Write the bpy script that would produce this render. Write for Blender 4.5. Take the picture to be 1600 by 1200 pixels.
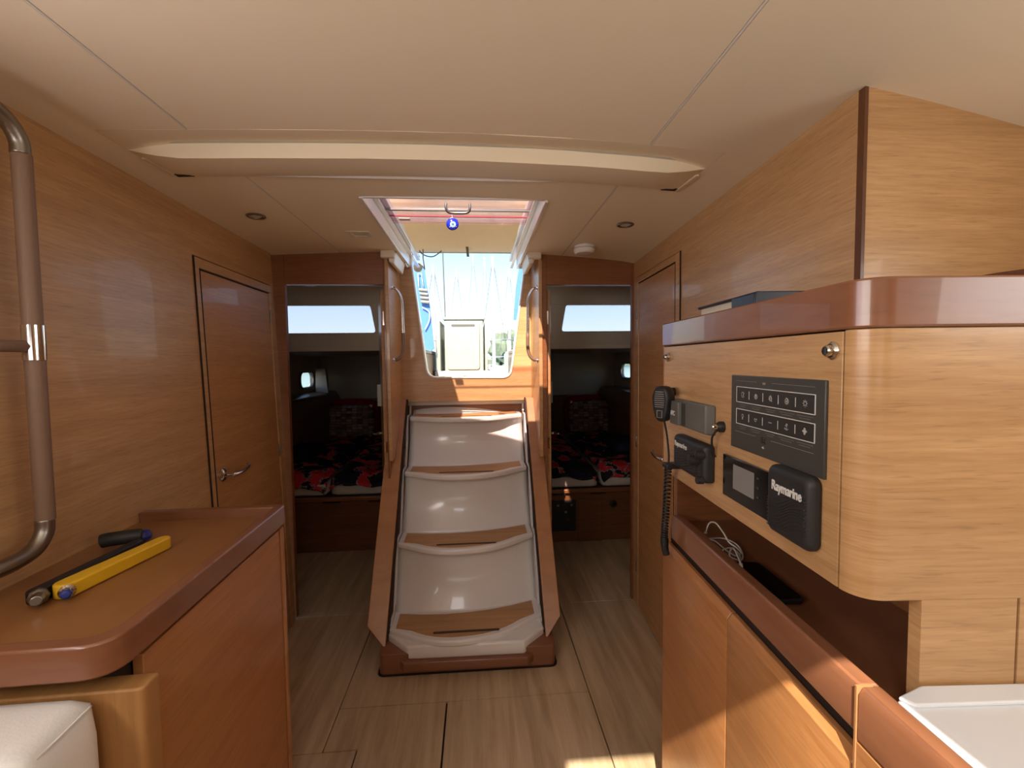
import bpy, bmesh, math, random
from mathutils import Vector, Matrix, noise
S = bpy.context.scene
for o in list(bpy.data.objects): bpy.data.objects.remove(o)
COL = S.collection
random.seed(4)

# ------------------------------------------------------------ camera
FPX, CH, ROLL, YAW, PITCH = 700.0, 1.37, 0.012, 0.077708, 0.050895
_f = Vector((math.sin(YAW)*math.cos(PITCH), math.cos(YAW)*math.cos(PITCH), -math.sin(PITCH)))
_r0 = Vector((math.cos(YAW), -math.sin(YAW), 0)); _u0 = _r0.cross(_f)
_r = _r0*math.cos(ROLL)-_u0*math.sin(ROLL); _u = _u0*math.cos(ROLL)+_r0*math.sin(ROLL)
cam = bpy.data.cameras.new('camera'); cam.lens = FPX/1600*36; cam.sensor_width = 36; cam.clip_start = .02; cam.clip_end = 1000
camo = bpy.data.objects.new('camera', cam); COL.objects.link(camo)
camo.matrix_world = Matrix(((_r.x,_u.x,-_f.x,0),(_r.y,_u.y,-_f.y,0),(_r.z,_u.z,-_f.z,CH),(0,0,0,1)))
S.camera = camo

# ------------------------------------------------------------ sky, sun, lights, exposure
S.view_settings.view_transform = 'Standard'; S.view_settings.look = 'None'
S.view_settings.gamma = 1; S.view_settings.use_curve_mapping = False
S.view_settings.exposure = 0.27
SUN = Vector((.25, .86, -.94)).normalized()
w = bpy.data.worlds.new('sky'); S.world = w; w.use_nodes = True
nt = w.node_tree; nt.nodes.clear()
sky = nt.nodes.new('ShaderNodeTexSky'); sky.sky_type = 'NISHITA'; sky.sun_disc = False
sky.sun_elevation = math.asin(-SUN.z); sky.sun_rotation = math.radians(196)
sky.air_density = 1.0; sky.dust_density = 0.4; sky.ozone_density = 1.0
bg = nt.nodes.new('ShaderNodeBackground'); bg.inputs[1].default_value = .245
wo = nt.nodes.new('ShaderNodeOutputWorld')
nt.links.new(sky.outputs[0], bg.inputs[0]); nt.links.new(bg.outputs[0], wo.inputs[0])
sl = bpy.data.lights.new('sun', 'SUN'); sl.energy = 10.5; sl.angle = math.radians(.6); sl.color = (1, .93, .82)
so = bpy.data.objects.new('sun', sl); COL.objects.link(so)
so.rotation_euler = (-SUN).to_track_quat('Z', 'Y').to_euler()
def area(name, loc, look, sx, sy, e, col):
    l = bpy.data.lights.new(name, 'AREA'); l.shape = 'RECTANGLE'; l.size = sx; l.size_y = sy; l.energy = e; l.color = col
    o = bpy.data.objects.new(name, l); COL.objects.link(o); o.location = loc
    o.rotation_euler = (-(Vector(look)-Vector(loc))).to_track_quat('Z', 'Y').to_euler(); return o
# added out-of-view fill lamps on side and front walls, plus daylight at deck hatch
area('port_fill', (-.982, -.05, 1.55), (.6, .25, 1.55), 1.3, .3, 14.5, (1, .94, .86))
area('starboard_fill', (1.24, .02, 1.55), (-.7, .1, 1.75), .8, .25, 3.8, (1, .95, .89))
area('front_fill', (0, -2.35, 1.35), (0, 0, 1.9), 1.3, .4, 3.5, (1, .95, .88))
area('hatch_daylight', (-.02, -.58, 1.93), (-.02, -.55, 0), .44, .42, 4.5, (1, .96, .92))

# ------------------------------------------------------------ helpers
class Fr:
    def __init__(s, a):
        c, q = math.cos(a), math.sin(a)
        s.m = Matrix(((c, q, 0), (-q, c, 0), (0, 0, 1))); s.t = s.m.transposed()
    def at(s, px, py, **k):
        d = s.t @ (_f*FPX + _r*(px-800) + _u*(600-py))
        a, v = list(k.items())[0]; i = 'xyz'.index(a); o = (0, 0, CH)[i]
        return Vector((0, 0, CH)) + d*((v-o)/d[i])
W = Fr(0); RF = Fr(.06117); LF = Fr(-.02831)
at = W.at

class MB:
    def __init__(s, fr=W): s.v = []; s.f = []; s.fr = fr
    def add(s, vs, fs):
        n = len(s.v); s.v += [s.fr.m @ Vector(p) for p in vs]; s.f += [tuple(i+n for i in q) for q in fs]; return s
    def box(s, x0, x1, y0, y1, z0, z1):
        return s.add([(x0,y0,z0),(x1,y0,z0),(x1,y1,z0),(x0,y1,z0),(x0,y0,z1),(x1,y0,z1),(x1,y1,z1),(x0,y1,z1)],
                     [(0,3,2,1),(4,5,6,7),(0,1,5,4),(1,2,6,5),(2,3,7,6),(3,0,4,7)])
    def prism(s, pts, vec):
        pts = [Vector(p) for p in pts]; vec = Vector(vec); n = len(pts)
        return s.add(pts+[p+vec for p in pts], [tuple(range(n))[::-1], tuple(range(n, 2*n))]+[(i, (i+1)%n, n+(i+1)%n, n+i) for i in range(n)])
    def tube(s, path, r, n=10, cap=True):
        path = [Vector(p) for p in path]; rs = r if isinstance(r, (list, tuple)) else [r]*len(path)
        vs = []; fs = []; prev = None
        for i, p in enumerate(path):
            t = (path[min(i+1, len(path)-1)]-path[max(i-1, 0)]).normalized()
            if prev is None:
                a = Vector((0,0,1)) if abs(t.z) < .9 else Vector((1,0,0)); u = t.cross(a).normalized()
            else: u = (prev - t*prev.dot(t)).normalized()
            prev = u; q = t.cross(u)
            vs += [p+(u*math.cos(2*math.pi*k/n)+q*math.sin(2*math.pi*k/n))*rs[i] for k in range(n)]
        for i in range(len(path)-1):
            for k in range(n): fs.append((i*n+k, i*n+(k+1)%n, (i+1)*n+(k+1)%n, (i+1)*n+k))
        if cap: fs += [tuple(range(n))[::-1], tuple(range((len(path)-1)*n, len(path)*n))]
        return s.add(vs, fs)
    def lathe(s, prof, c, axis, n=24):
        axis = Vector(axis).normalized(); a = Vector((0,0,1)) if abs(axis.z) < .9 else Vector((1,0,0))
        u = axis.cross(a).normalized(); q = axis.cross(u); c = Vector(c); vs = []; fs = []
        for r, h in prof: vs += [c+axis*h+(u*math.cos(2*math.pi*k/n)+q*math.sin(2*math.pi*k/n))*r for k in range(n)]
        for i in range(len(prof)-1):
            for k in range(n): fs.append((i*n+k, i*n+(k+1)%n, (i+1)*n+(k+1)%n, (i+1)*n+k))
        fs += [tuple(range(n))[::-1], tuple(range((len(prof)-1)*n, len(prof)*n))]
        return s.add(vs, fs)
    def grid(s, nu, nv, fn):
        return s.add([fn(i/nu, j/nv) for j in range(nv+1) for i in range(nu+1)],
                     [(j*(nu+1)+i, j*(nu+1)+i+1, (j+1)*(nu+1)+i+1, (j+1)*(nu+1)+i) for j in range(nv) for i in range(nu)])
    def holed(s, outer, inner, vec):
        vec = Vector(vec)
        bm = bmesh.new(); es = []; n0 = len(outer)
        vo = [bm.verts.new(p) for p in outer]; vi = [bm.verts.new(p) for p in inner]
        for L in (vo, vi):
            for i in range(len(L)): es.append(bm.edges.new((L[i], L[(i+1)%len(L)])))
        bmesh.ops.triangle_fill(bm, edges=es, use_beauty=True)
        bm.verts.index_update()
        vs = [v.co.copy() for v in bm.verts]; fs = [tuple(v.index for v in f.verts) for f in bm.faces]; bm.free()
        n = len(vs); side = []
        for a, m in ((0, n0), (n0, len(inner))):
            side += [(a+i, a+(i+1)%m, n+a+(i+1)%m, n+a+i) for i in range(m)]
        return s.add(vs+[p+vec for p in vs], fs+[tuple(i+n for i in q[::-1]) for q in fs]+side)
    def build(s, name, mat, parent=None, bevel=0, smooth=False, kind=None, seg=2, solid=0, label=None):
        me = bpy.data.meshes.new(name)
        off = parent.matrix_basis.translation if parent is not None and parent.get('_b') else Vector((0,0,0))
        p = parent
        off = Vector((0,0,0))
        while p is not None: off += Vector(p.location); p = p.parent
        me.from_pydata([v-off for v in s.v], [], s.f); me.validate()
        bm = bmesh.new(); bm.from_mesh(me); bmesh.ops.recalc_face_normals(bm, faces=bm.faces); bm.to_mesh(me); bm.free()
        me.materials.append(mat)
        o = bpy.data.objects.new(name, me); COL.objects.link(o); o.parent = parent
        if solid:
            m = o.modifiers.new('solid', 'SOLIDIFY'); m.thickness = solid; m.offset = 0
        if bevel:
            m = o.modifiers.new('bevel', 'BEVEL'); m.width = bevel; m.segments = seg; m.limit_method = 'ANGLE'; m.angle_limit = math.radians(35)
        if smooth or bevel:
            for q in me.polygons: q.use_smooth = True
            if not smooth or smooth == 'auto':
                me.set_sharp_from_angle(angle=math.radians(32 if smooth == 'auto' else 50))
        if kind: o['kind'] = kind
        if label: o['label'] = label
        return o

def tag(o, label, cat, group=None, kind=None):
    o['label'] = label; o['category'] = cat
    if group: o['group'] = group
    if kind: o['kind'] = kind
    return o
def thing(name, label, cat, loc=(0,0,0), group=None):
    o = bpy.data.objects.new(name, None); COL.objects.link(o); o.location = loc; o.empty_display_size = .05
    return tag(o, label, cat, group)
def struct(name, loc=(0,0,0)):
    o = bpy.data.objects.new(name, None); COL.objects.link(o); o.location = loc; o['kind'] = 'structure'; return o
def smooth_path(pts, n=6):
    pts = [Vector(p) for p in pts]; out = []
    P = [pts[0]]+pts+[pts[-1]]
    for i in range(1, len(P)-2):
        for k in range(n):
            t = k/n; a, b, c, d = P[i-1], P[i], P[i+1], P[i+2]
            out.append(.5*((2*b)+(c-a)*t+(2*a-5*b+4*c-d)*t*t+(3*b-a-3*c+d)*t**3))
    return out+[pts[-1]]
def rrect(w, h, r, n=5):
    out = []
    for cx, cy, a0 in ((w/2-r, h/2-r, 0), (-w/2+r, h/2-r, 90), (-w/2+r, -h/2+r, 180), (w/2-r, -h/2+r, 270)):
        for k in range(n+1):
            a = math.radians(a0+90*k/n); out.append((cx+r*math.cos(a), cy+r*math.sin(a)))
    return out
def rpoly(pts, r, n=5):
    """round the corners of a 2-D polygon; r may be per corner"""
    out = []; m = len(pts)
    for i in range(m):
        p = Vector(pts[i]); a = Vector(pts[i-1]); b = Vector(pts[(i+1)%m]); ri = r[i] if isinstance(r, (list, tuple)) else r
        if ri <= 0: out.append(tuple(p)); continue
        da = (a-p).normalized(); db = (b-p).normalized()
        for k in range(n+1):
            t = k/n; out.append(tuple(p+da*ri*(1-t)**2+db*ri*t**2))
    return out
def text(body, size, origin, xdir, up, mat, parent, name='lettering', ext=.0006, bold=0, sx=1, align='LEFT'):
    cu = bpy.data.curves.new(name, 'FONT'); cu.body = body; cu.size = size; cu.extrude = ext; cu.offset = bold; cu.align_x = align
    cu.resolution_u = 3
    t = bpy.data.objects.new(name, cu); COL.objects.link(t)
    dg = bpy.context.evaluated_depsgraph_get(); me = bpy.data.meshes.new_from_object(t.evaluated_get(dg))
    bpy.data.objects.remove(t)
    x = Vector(xdir).normalized(); y = Vector(up).normalized(); z = x.cross(y)
    off = Vector((0,0,0)); p = parent
    while p is not None: off += Vector(p.location); p = p.parent
    for v in me.vertices: v.co = Vector(origin)+x*v.co.x*sx+y*v.co.y+z*v.co.z-off
    me.materials.clear(); me.materials.append(mat)
    o = bpy.data.objects.new(name, me); COL.objects.link(o); o.parent = parent; return o

# ------------------------------------------------------------ materials
def lin(c): return tuple((x/255/12.92 if x/255 <= .04045 else ((x/255+.055)/1.055)**2.4) for x in c)+(1,)
def base(name, col, rough=.5, metal=0, coat=0, spec=.5):
    m = bpy.data.materials.new(name); m.use_nodes = True; b = m.node_tree.nodes['Principled BSDF']
    b.inputs['Base Color'].default_value = lin(col); b.inputs['Roughness'].default_value = rough
    b.inputs['Metallic'].default_value = metal; b.inputs['Coat Weight'].default_value = coat; b.inputs['Specular IOR Level'].default_value = spec
    return m, m.node_tree, b
def plain(name, col, rough=.5, metal=0, var=.06, scale=14, bump=0, coat=0):
    m, t, b = base(name, col, rough, metal, coat); N, L = t.nodes.new, t.links.new
    g = N('ShaderNodeNewGeometry'); n = N('ShaderNodeTexNoise'); n.inputs['Scale'].default_value = scale; n.inputs['Detail'].default_value = 4
    L(g.outputs['Position'], n.inputs['Vector'])
    mx = N('ShaderNodeMix'); mx.data_type = 'RGBA'
    c = lin(col); mx.inputs[6].default_value = tuple(x*(1-var) for x in c[:3])+(1,); mx.inputs[7].default_value = tuple(min(1, x*(1+var)) for x in c[:3])+(1,)
    L(n.outputs[0], mx.inputs[0]); L(mx.outputs[2], b.inputs['Base Color'])
    if bump:
        n2 = N('ShaderNodeTexNoise'); n2.inputs['Scale'].default_value = 260; L(g.outputs['Position'], n2.inputs['Vector'])
        bp = N('ShaderNodeBump'); bp.inputs['Strength'].default_value = bump; bp.inputs['Distance'].default_value = .002
        L(n2.outputs[0], bp.inputs['Height']); L(bp.outputs[0], b.inputs['Normal'])
    return m
def wood(name, c1, c2, stretch, rough=.34, fleck=.5, coat=.12, c3=None):
    """veneer: long fine fibres; stretch = coordinate scale per axis (high = across the grain)"""
    m, t, b = base(name, c1, rough, 0, coat); N, L = t.nodes.new, t.links.new
    g = N('ShaderNodeNewGeometry'); mp = N('ShaderNodeMapping'); mp.inputs['Scale'].default_value = stretch; L(g.outputs['Position'], mp.inputs[0])
    n1 = N('ShaderNodeTexNoise'); n1.inputs['Scale'].default_value = 1; n1.inputs['Detail'].default_value = 5; n1.inputs['Roughness'].default_value = .6; L(mp.outputs[0], n1.inputs[0])
    mp2 = N('ShaderNodeMapping'); mp2.inputs['Scale'].default_value = tuple(x*.16 for x in stretch); L(g.outputs['Position'], mp2.inputs[0])
    n2 = N('ShaderNodeTexNoise'); n2.inputs['Scale'].default_value = 1; n2.inputs['Detail'].default_value = 2; L(mp2.outputs[0], n2.inputs[0])
    r = N('ShaderNodeValToRGB'); e = r.color_ramp.elements; e[0].position = .3; e[1].position = .7
    e[0].color = lin(c2); e[1].color = lin(c1); L(n1.outputs[0], r.inputs[0])
    mx = N('ShaderNodeMix'); mx.data_type = 'RGBA'; mx.blend_type = 'MULTIPLY'; mx.inputs[0].default_value = .75
    r2 = N('ShaderNodeValToRGB'); e = r2.color_ramp.elements; e[0].position = .3; e[1].position = .65; e[0].color = (.80, .76, .70, 1); e[1].color = (1, 1, 1, 1)
    L(n2.outputs[0], r2.inputs[0]); L(r.outputs[0], mx.inputs[6]); L(r2.outputs[0], mx.inputs[7])
    # short dark pores
    mp3 = N('ShaderNodeMapping'); mp3.inputs['Scale'].default_value = tuple(x*2.4 for x in stretch); L(g.outputs['Position'], mp3.inputs[0])
    n3 = N('ShaderNodeTexNoise'); n3.inputs['Scale'].default_value = 1; n3.inputs['Detail'].default_value = 1; L(mp3.outputs[0], n3.inputs[0])
    r3 = N('ShaderNodeValToRGB'); e = r3.color_ramp.elements; e[0].position = .60; e[1].position = .72; e[0].color = (1,1,1,1); e[1].color = (1-fleck*.45,)*3+(1,)
    L(n3.outputs[0], r3.inputs[0])
    m2 = N('ShaderNodeMix'); m2.data_type = 'RGBA'; m2.blend_type = 'MULTIPLY'; m2.inputs[0].default_value = 1
    L(mx.outputs[2], m2.inputs[6]); L(r3.outputs[0], m2.inputs[7]); L(m2.outputs[2], b.inputs['Base Color'])
    bp = N('ShaderNodeBump'); bp.inputs['Strength'].default_value = .12; bp.inputs['Distance'].default_value = .001
    L(n1.outputs[0], bp.inputs['Height']); L(bp.outputs[0], b.inputs['Normal'])
    return m
M = {}
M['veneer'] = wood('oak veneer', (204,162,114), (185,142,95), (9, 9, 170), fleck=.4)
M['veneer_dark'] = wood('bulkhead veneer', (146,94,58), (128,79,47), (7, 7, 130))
M['door'] = wood('door veneer', (198,150,100), (181,131,83), (9, 9, 170), fleck=.4)
M['cab'] = wood('cabinet veneer', (188,130,80), (172,114,66), (7, 7, 130), fleck=.25)
M['diag'] = wood('locker door veneer', (190,133,82), (172,116,67), (7, 7, 120), fleck=.3)
M['trim'] = wood('solid mahogany trim', (142,94,66), (130,84,58), (6, 6, 40), rough=.30, fleck=.15, coat=.3)
M['trim_light'] = wood('solid oak trim', (186,134,90), (170,116,74), (6, 6, 20), rough=.3, fleck=.1, coat=.2)
M['darktrim'] = wood('dark corner bead', (110,68,38), (92,54,28), (20, 20, 6), fleck=.1)
M['tray'] = wood('tray laminate', (160,112,66), (148,101,57), (8, 3, 8), fleck=.1, rough=.45)
M['berthwood'] = wood('berth base veneer', (130,84,54), (112,70,44), (3, 3, 70))
M['tread'] = wood('step laminate', (204,158,110), (184,138,90), (3, 40, 40), fleck=.2, rough=.5, coat=0)
M['ceiling'] = plain('cream headliner', (238,224,196), .62, var=.015, scale=5, bump=.03)
M['cream'] = plain('cream plastic', (226,214,192), .4, var=.02)
M['white'] = plain('white gelcoat', (232,228,224), .22, var=.015, scale=6, coat=.3)
M['liner'] = plain('grey cabin liner', (196,186,170), .6, var=.03)
M['corian'] = plain('white worktop', (226,230,234), .3, var=.015)
M['leather'] = plain('white leather', (228,226,222), .5, var=.03, scale=30, bump=.25)
M['chrome'] = plain('polished steel', (215,215,215), .12, metal=1, var=.02)
M['brushed'] = plain('dull steel', (150,145,138), .35, metal=1, var=.04)
M['wrap'] = plain('taupe leather wrap', (132,106,88), .55, var=.05, scale=60, bump=.2)
M['black'] = plain('black plastic', (26,26,27), .5, var=.08)
M['blacksat'] = plain('black satin rubber', (34,34,34), .55, var=.08)
M['gloss'] = plain('gloss black screen', (16,16,17), .08, var=.02)
M['grey'] = plain('grey plastic', (98,96,90), .5, var=.03)
M['darkgrey'] = plain('charcoal panel', (62,60,55), .45, var=.04)
M['screen'] = plain('unlit grey lcd', (128,126,122), .25, var=.02)
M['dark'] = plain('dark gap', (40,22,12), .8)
M['yellow'] = plain('yellow powder coat', (226,178,34), .4, var=.05, scale=40)
M['blue'] = plain('blue plastic', (38,52,130), .45)
M['seat'] = wood('seat end veneer', (176,130,78), (158,112,62), (60, 4, 5), fleck=.3, rough=.5, coat=0)
M['print'] = plain('white print', (214,212,205), .6)
M['printgrey'] = plain('grey print', (140,138,130), .6)
M['grip'] = plain('dark anti slip strip', (72,62,52), .8, bump=.5)
M['redshiny'] = plain('red vinyl', (150,16,30), .2)
M['navy'] = plain('navy cloth', (24,30,58), .8, bump=.3)
M['sheet'] = plain('white mattress sheet', (205,198,186), .85, bump=.3)
M['evil'] = plain('cobalt glass', (24,48,200), .1, coat=.5)
M['lightblue'] = plain('pale blue glass', (130,205,235), .15)
M['cable'] = plain('white cable rubber', (210,205,198), .45)
M['booknavy'] = plain('navy cover', (28,34,52), .4)
M['paper'] = plain('page edges', (205,196,176), .8, var=.15, scale=200)
M['canvasblue'] = plain('blue canvas', (84,130,205), .8, bump=.2)
M['bimini'] = plain('beige awning canvas', (228,214,186), .8, bump=.2)
M['tablewhite'] = plain('cream table gelcoat', (170,170,154), .35)
M['rowgrey'] = plain('dark row inset', (44,42,39), .45)
M['green'] = plain('green sticker', (30,120,60), .5)
M['foliage'] = plain('tree foliage', (112,122,100), .9, var=.3, scale=.6)
M['gold'] = plain('aged brass', (190,160,110), .3, metal=1)
M['boatwhite'] = plain('boat gelcoat', (194,192,182), .4)
M['brownthing'] = plain('brown wicker', (110,66,44), .7, var=.2, bump=.5)
M['rust'] = plain('red edge lettering film', (170,60,80), .5)
# floor laminate: pale boards with lengthwise streaks
m, t, b = base('pale floor laminate', (176,146,108), .38, 0, .1); N, L = t.nodes.new, t.links.new
g = N('ShaderNodeNewGeometry'); mp = N('ShaderNodeMapping'); mp.inputs['Scale'].default_value = (22, 1.6, 1); L(g.outputs['Position'], mp.inputs[0])
n1 = N('ShaderNodeTexNoise'); n1.inputs['Scale'].default_value = 1; n1.inputs['Detail'].default_value = 6; n1.inputs['Roughness'].default_value = .65; n1.inputs['Distortion'].default_value = .4; L(mp.outputs[0], n1.inputs[0])
r = N('ShaderNodeValToRGB'); e = r.color_ramp.elements; e[0].position = .3; e[1].position = .7; e[0].color = lin((172,144,108)); e[1].color = lin((214,188,152)); L(n1.outputs[0], r.inputs[0])
sx_ = N('ShaderNodeSeparateXYZ'); L(g.outputs['Position'], sx_.inputs[0])
mt = N('ShaderNodeMath'); mt.operation = 'MULTIPLY'; mt.inputs[1].default_value = 7.7; L(sx_.outputs[0], mt.inputs[0])
fl = N('ShaderNodeMath'); fl.operation = 'FLOOR'; L(mt.outputs[0], fl.inputs[0])
wn = N('ShaderNodeTexWhiteNoise'); wn.noise_dimensions = '1D'; L(fl.outputs[0], wn.inputs['W'])
mr = N('ShaderNodeMapRange'); mr.inputs[3].default_value = .86; mr.inputs[4].default_value = 1.0; L(wn.outputs[0], mr.inputs[0])
vm = N('ShaderNodeVectorMath'); vm.operation = 'SCALE'; L(r.outputs[0], vm.inputs[0]); L(mr.outputs[0], vm.inputs['Scale']); L(vm.outputs[0], b.inputs['Base Color'])
M['floor'] = m
# duvet: black ground, red maple-leaf blotches with grey outlines
m, t, b = base('leaf print duvet', (20,18,22), .8); N, L = t.nodes.new, t.links.new
g = N('ShaderNodeNewGeometry'); n1 = N('ShaderNodeTexNoise'); n1.inputs['Scale'].default_value = 5.5; n1.inputs['Detail'].default_value = 5; n1.inputs['Roughness'].default_value = .62; n1.inputs['Distortion'].default_value = .6
L(g.outputs['Position'], n1.inputs[0]); r = N('ShaderNodeValToRGB'); cr = r.color_ramp; cr.interpolation = 'CONSTANT'
cr.elements[0].color = lin((30,40,78)); cr.elements[0].position = 0; cr.elements[1].position = .36; cr.elements[1].color = lin((20,17,20))
for p_, c_ in ((.53, (170,160,160)), (.545, (214,40,52)), (.64, (120,16,28)), (.67, (22,18,22))):
    q = cr.elements.new(p_); q.color = lin(c_)
L(n1.outputs[0], r.inputs[0]); L(r.outputs[0], b.inputs['Base Color']); M['duvet'] = m
# plaid pillow
m, t, b = base('plaid pillowcase', (60,58,58), .8); N, L = t.nodes.new, t.links.new
g = N('ShaderNodeNewGeometry'); ck = N('ShaderNodeTexBrick'); ck.inputs['Scale'].default_value = 9; ck.inputs['Color1'].default_value = lin((70,70,72)); ck.inputs['Color2'].default_value = lin((170,166,160)); ck.inputs['Mortar'].default_value = lin((150,60,60)); ck.inputs['Mortar Size'].default_value = .03; ck.offset = 0
mp = N('ShaderNodeMapping'); mp.inputs['Rotation'].default_value = (math.radians(90), 0, 0); L(g.outputs['Position'], mp.inputs[0]); L(mp.outputs[0], ck.inputs[0]); L(ck.outputs[0], b.inputs['Base Color']); M['plaid'] = m
def glass(name, col, alpha):
    m = bpy.data.materials.new(name); m.use_nodes = True; t = m.node_tree; t.nodes.clear(); N, L = t.nodes.new, t.links.new
    tr = N('ShaderNodeBsdfTransparent'); tr.inputs[0].default_value = lin(col); gl = N('ShaderNodeBsdfGlossy'); gl.inputs['Roughness'].default_value = .03
    df = N('ShaderNodeBsdfTranslucent'); df.inputs[0].default_value = lin(col)
    a = N('ShaderNodeMixShader'); a.inputs[0].default_value = .05; L(tr.outputs[0], a.inputs[1]); L(gl.outputs[0], a.inputs[2])
    c = N('ShaderNodeMixShader'); c.inputs[0].default_value = alpha; L(a.outputs[0], c.inputs[1]); L(df.outputs[0], c.inputs[2])
    o = N('ShaderNodeOutputMaterial'); L(c.outputs[0], o.inputs[0]); return m
M['acrylic'] = glass('smoked acrylic', (250,236,234), .05)
M['cabinpane'] = glass('frosted cabin pane', (236,234,242), .28)
M['portpane'] = glass('clear port pane', (235,238,240), .05)
m, t, b = base('harbour water', (70,110,120), .15); M['water'] = m
m = bpy.data.materials['beige awning canvas']; t = m.node_tree; pb = t.nodes['Principled BSDF']; tl = t.nodes.new('ShaderNodeBsdfTranslucent'); tl.inputs[0].default_value = lin((226,204,166)); ms = t.nodes.new('ShaderNodeMixShader'); ms.inputs[0].default_value = .30
t.links.new(pb.outputs[0], ms.inputs[1]); t.links.new(tl.outputs[0], ms.inputs[2]); t.links.new(ms.outputs[0], t.nodes['Material Output'].inputs[0])
nn = t.nodes.new('ShaderNodeTexNoise'); nn.inputs['Scale'].default_value = 30; bp = t.nodes.new('ShaderNodeBump'); bp.inputs['Strength'].default_value = .3
t.links.new(nn.outputs[0], bp.inputs['Height']); t.links.new(bp.outputs[0], b.inputs['Normal'])

# ------------------------------------------------------------ floor
D, D2 = 2.44, 2.80
fl_ = MB().box(-2.3, 2.1, -2.5, 5.4, -.06, -.012).build('floor', M['dark'], kind='structure')
def panel(pts):
    MB().prism([(x, y, -.012) for x, y in pts], (0, 0, .012)).build('floor_panel', M['floor'], fl_, bevel=.0012, seg=1)
g_ = .0018
panel([(-1.2, 1.56+g_), (-.565-g_, 1.56+g_), (-.565-g_, D-g_), (-1.2, D-g_)])
panel([(-1.2, .2), (-.565+.1-g_, .2), (-.565+.1+.02-g_, 1.56-g_), (-1.2, 1.56-g_)])
panel([(-.445+g_, .2), (-.145, .2), (-.145, 1.76-g_), (-.565+g_, 1.76-g_), (-.565+g_, 1.56+g_), (-.445+g_, 1.56+g_)])
panel([(-.139, .2), (.442-g_, .2), (.442-g_, 1.76-g_), (-.139, 1.76-g_)])
panel([(-.565+g_, 1.76+g_), (.442-g_, 1.76+g_), (.442-g_, D-g_), (-.565+g_, D-g_)])
panel([(.442+g_, .2), (.95, .2), (.95, D-g_), (.442+g_, D-g_)])
panel([(-2.2, D+g_), (-.40, D+g_), (-.40, 3.34), (-2.2, 3.34)])
panel([(.30, D+g_), (1.9, D+g_), (1.9, 3.34), (.30, 3.34)])
panel([(-1.2, -2.4), (1.3, -2.4), (1.3, .2-2*g_), (-1.2, .2-2*g_)])

# ------------------------------------------------------------ ceiling (cambered panels hung under the deck)
def cz(x):
    z = 1.957-(.022 if x < -.08 else .050)*((x+.08)/.93)**2
    return z-.08*max(0, x-.82)
def slab(name, x0, x1, y0, y1, holes, zoff, th, mat, parent, kind=None, bevel=0, drop=None):
    xs = sorted(set([x0, x1]+[v for h in holes for v in h[:2] if x0 < v < x1]+[x0+(x1-x0)*i/10 for i in range(11)]))
    ys = sorted(set([y0, y1]+[v for h in holes for v in h[2:] if y0 < v < y1]))
    mb = MB(); idx = {}
    def vid(x, y, k):
        q = (round(x, 4), round(y, 4), k)
        if q not in idx: idx[q] = len(mb.v); mb.v.append(Vector((x, y, cz(x)+zoff+(drop(y) if drop and k == 0 else 0)+k*th)))
        return idx[q]
    def solid(i, j):
        if i < 0 or j < 0 or i >= len(xs)-1 or j >= len(ys)-1: return False
        cx, cy = (xs[i]+xs[i+1])/2, (ys[j]+ys[j+1])/2
        return not any(h[0] < cx < h[1] and h[2] < cy < h[3] for h in holes)
    for i in range(len(xs)-1):
        for j in range(len(ys)-1):
            if not solid(i, j): continue
            a, b2, c, d = (xs[i], ys[j]), (xs[i+1], ys[j]), (xs[i+1], ys[j+1]), (xs[i], ys[j+1])
            mb.f.append(tuple(vid(*p, 0) for p in (a, b2, c, d))); mb.f.append(tuple(vid(*p, 1) for p in (d, c, b2, a)))
            for (di, dj), (p, q) in (((0,-1),(a,b2)), ((1,0),(b2,c)), ((0,1),(c,d)), ((-1,0),(d,a))):
                if not solid(i+di, j+dj): mb.f.append((vid(*p,0), vid(*q,0), vid(*q,1), vid(*p,1)))
    return mb.build(name, mat, parent, kind=kind, bevel=bevel, seg=1)
HX0, HX1, HY0 = -.405, .268, 1.64
SH = (-.25, .252, -.80, -.35)
hole = (HX0, HX1, HY0, D2+.1)
ceil = slab('ceiling', -1.35, 1.7, -2.5, D, [hole, SH], .012, .04, M['boatwhite'], None, kind='structure')
MB().box(-2.4, -1.3, -2.6, 3.3, 2.03, 2.06).box(1.68, 2.4, -2.6, 3.3, 2.03, 2.06).build('side_deck', M['boatwhite'], kind='structure')
s_ = .0022; XL, XR = -.70, .47
YA, YB, YC_, YD_, YE = (at(700, py, z=z).y for py, z in ((207, 1.957), (228, 1.966), (250, 1.930), (271, 1.932), (275, 1.957)))
BH = (-.91, .675, YA, YE)
for (x0, x1, y0, y1, hs) in ((-1.2, XL-s_, -2.4, D, [BH]), (XL+s_, XR-s_, -2.4, YA, [SH]), (XR+s_, 1.6, -2.4, D, [BH]), (XL+s_, XR-s_, YE+s_, D, [hole])):
    slab('ceiling_panel', x0, x1, y0, y1, hs, 0, .0115, M['ceiling'], ceil, bevel=.0015)
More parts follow.
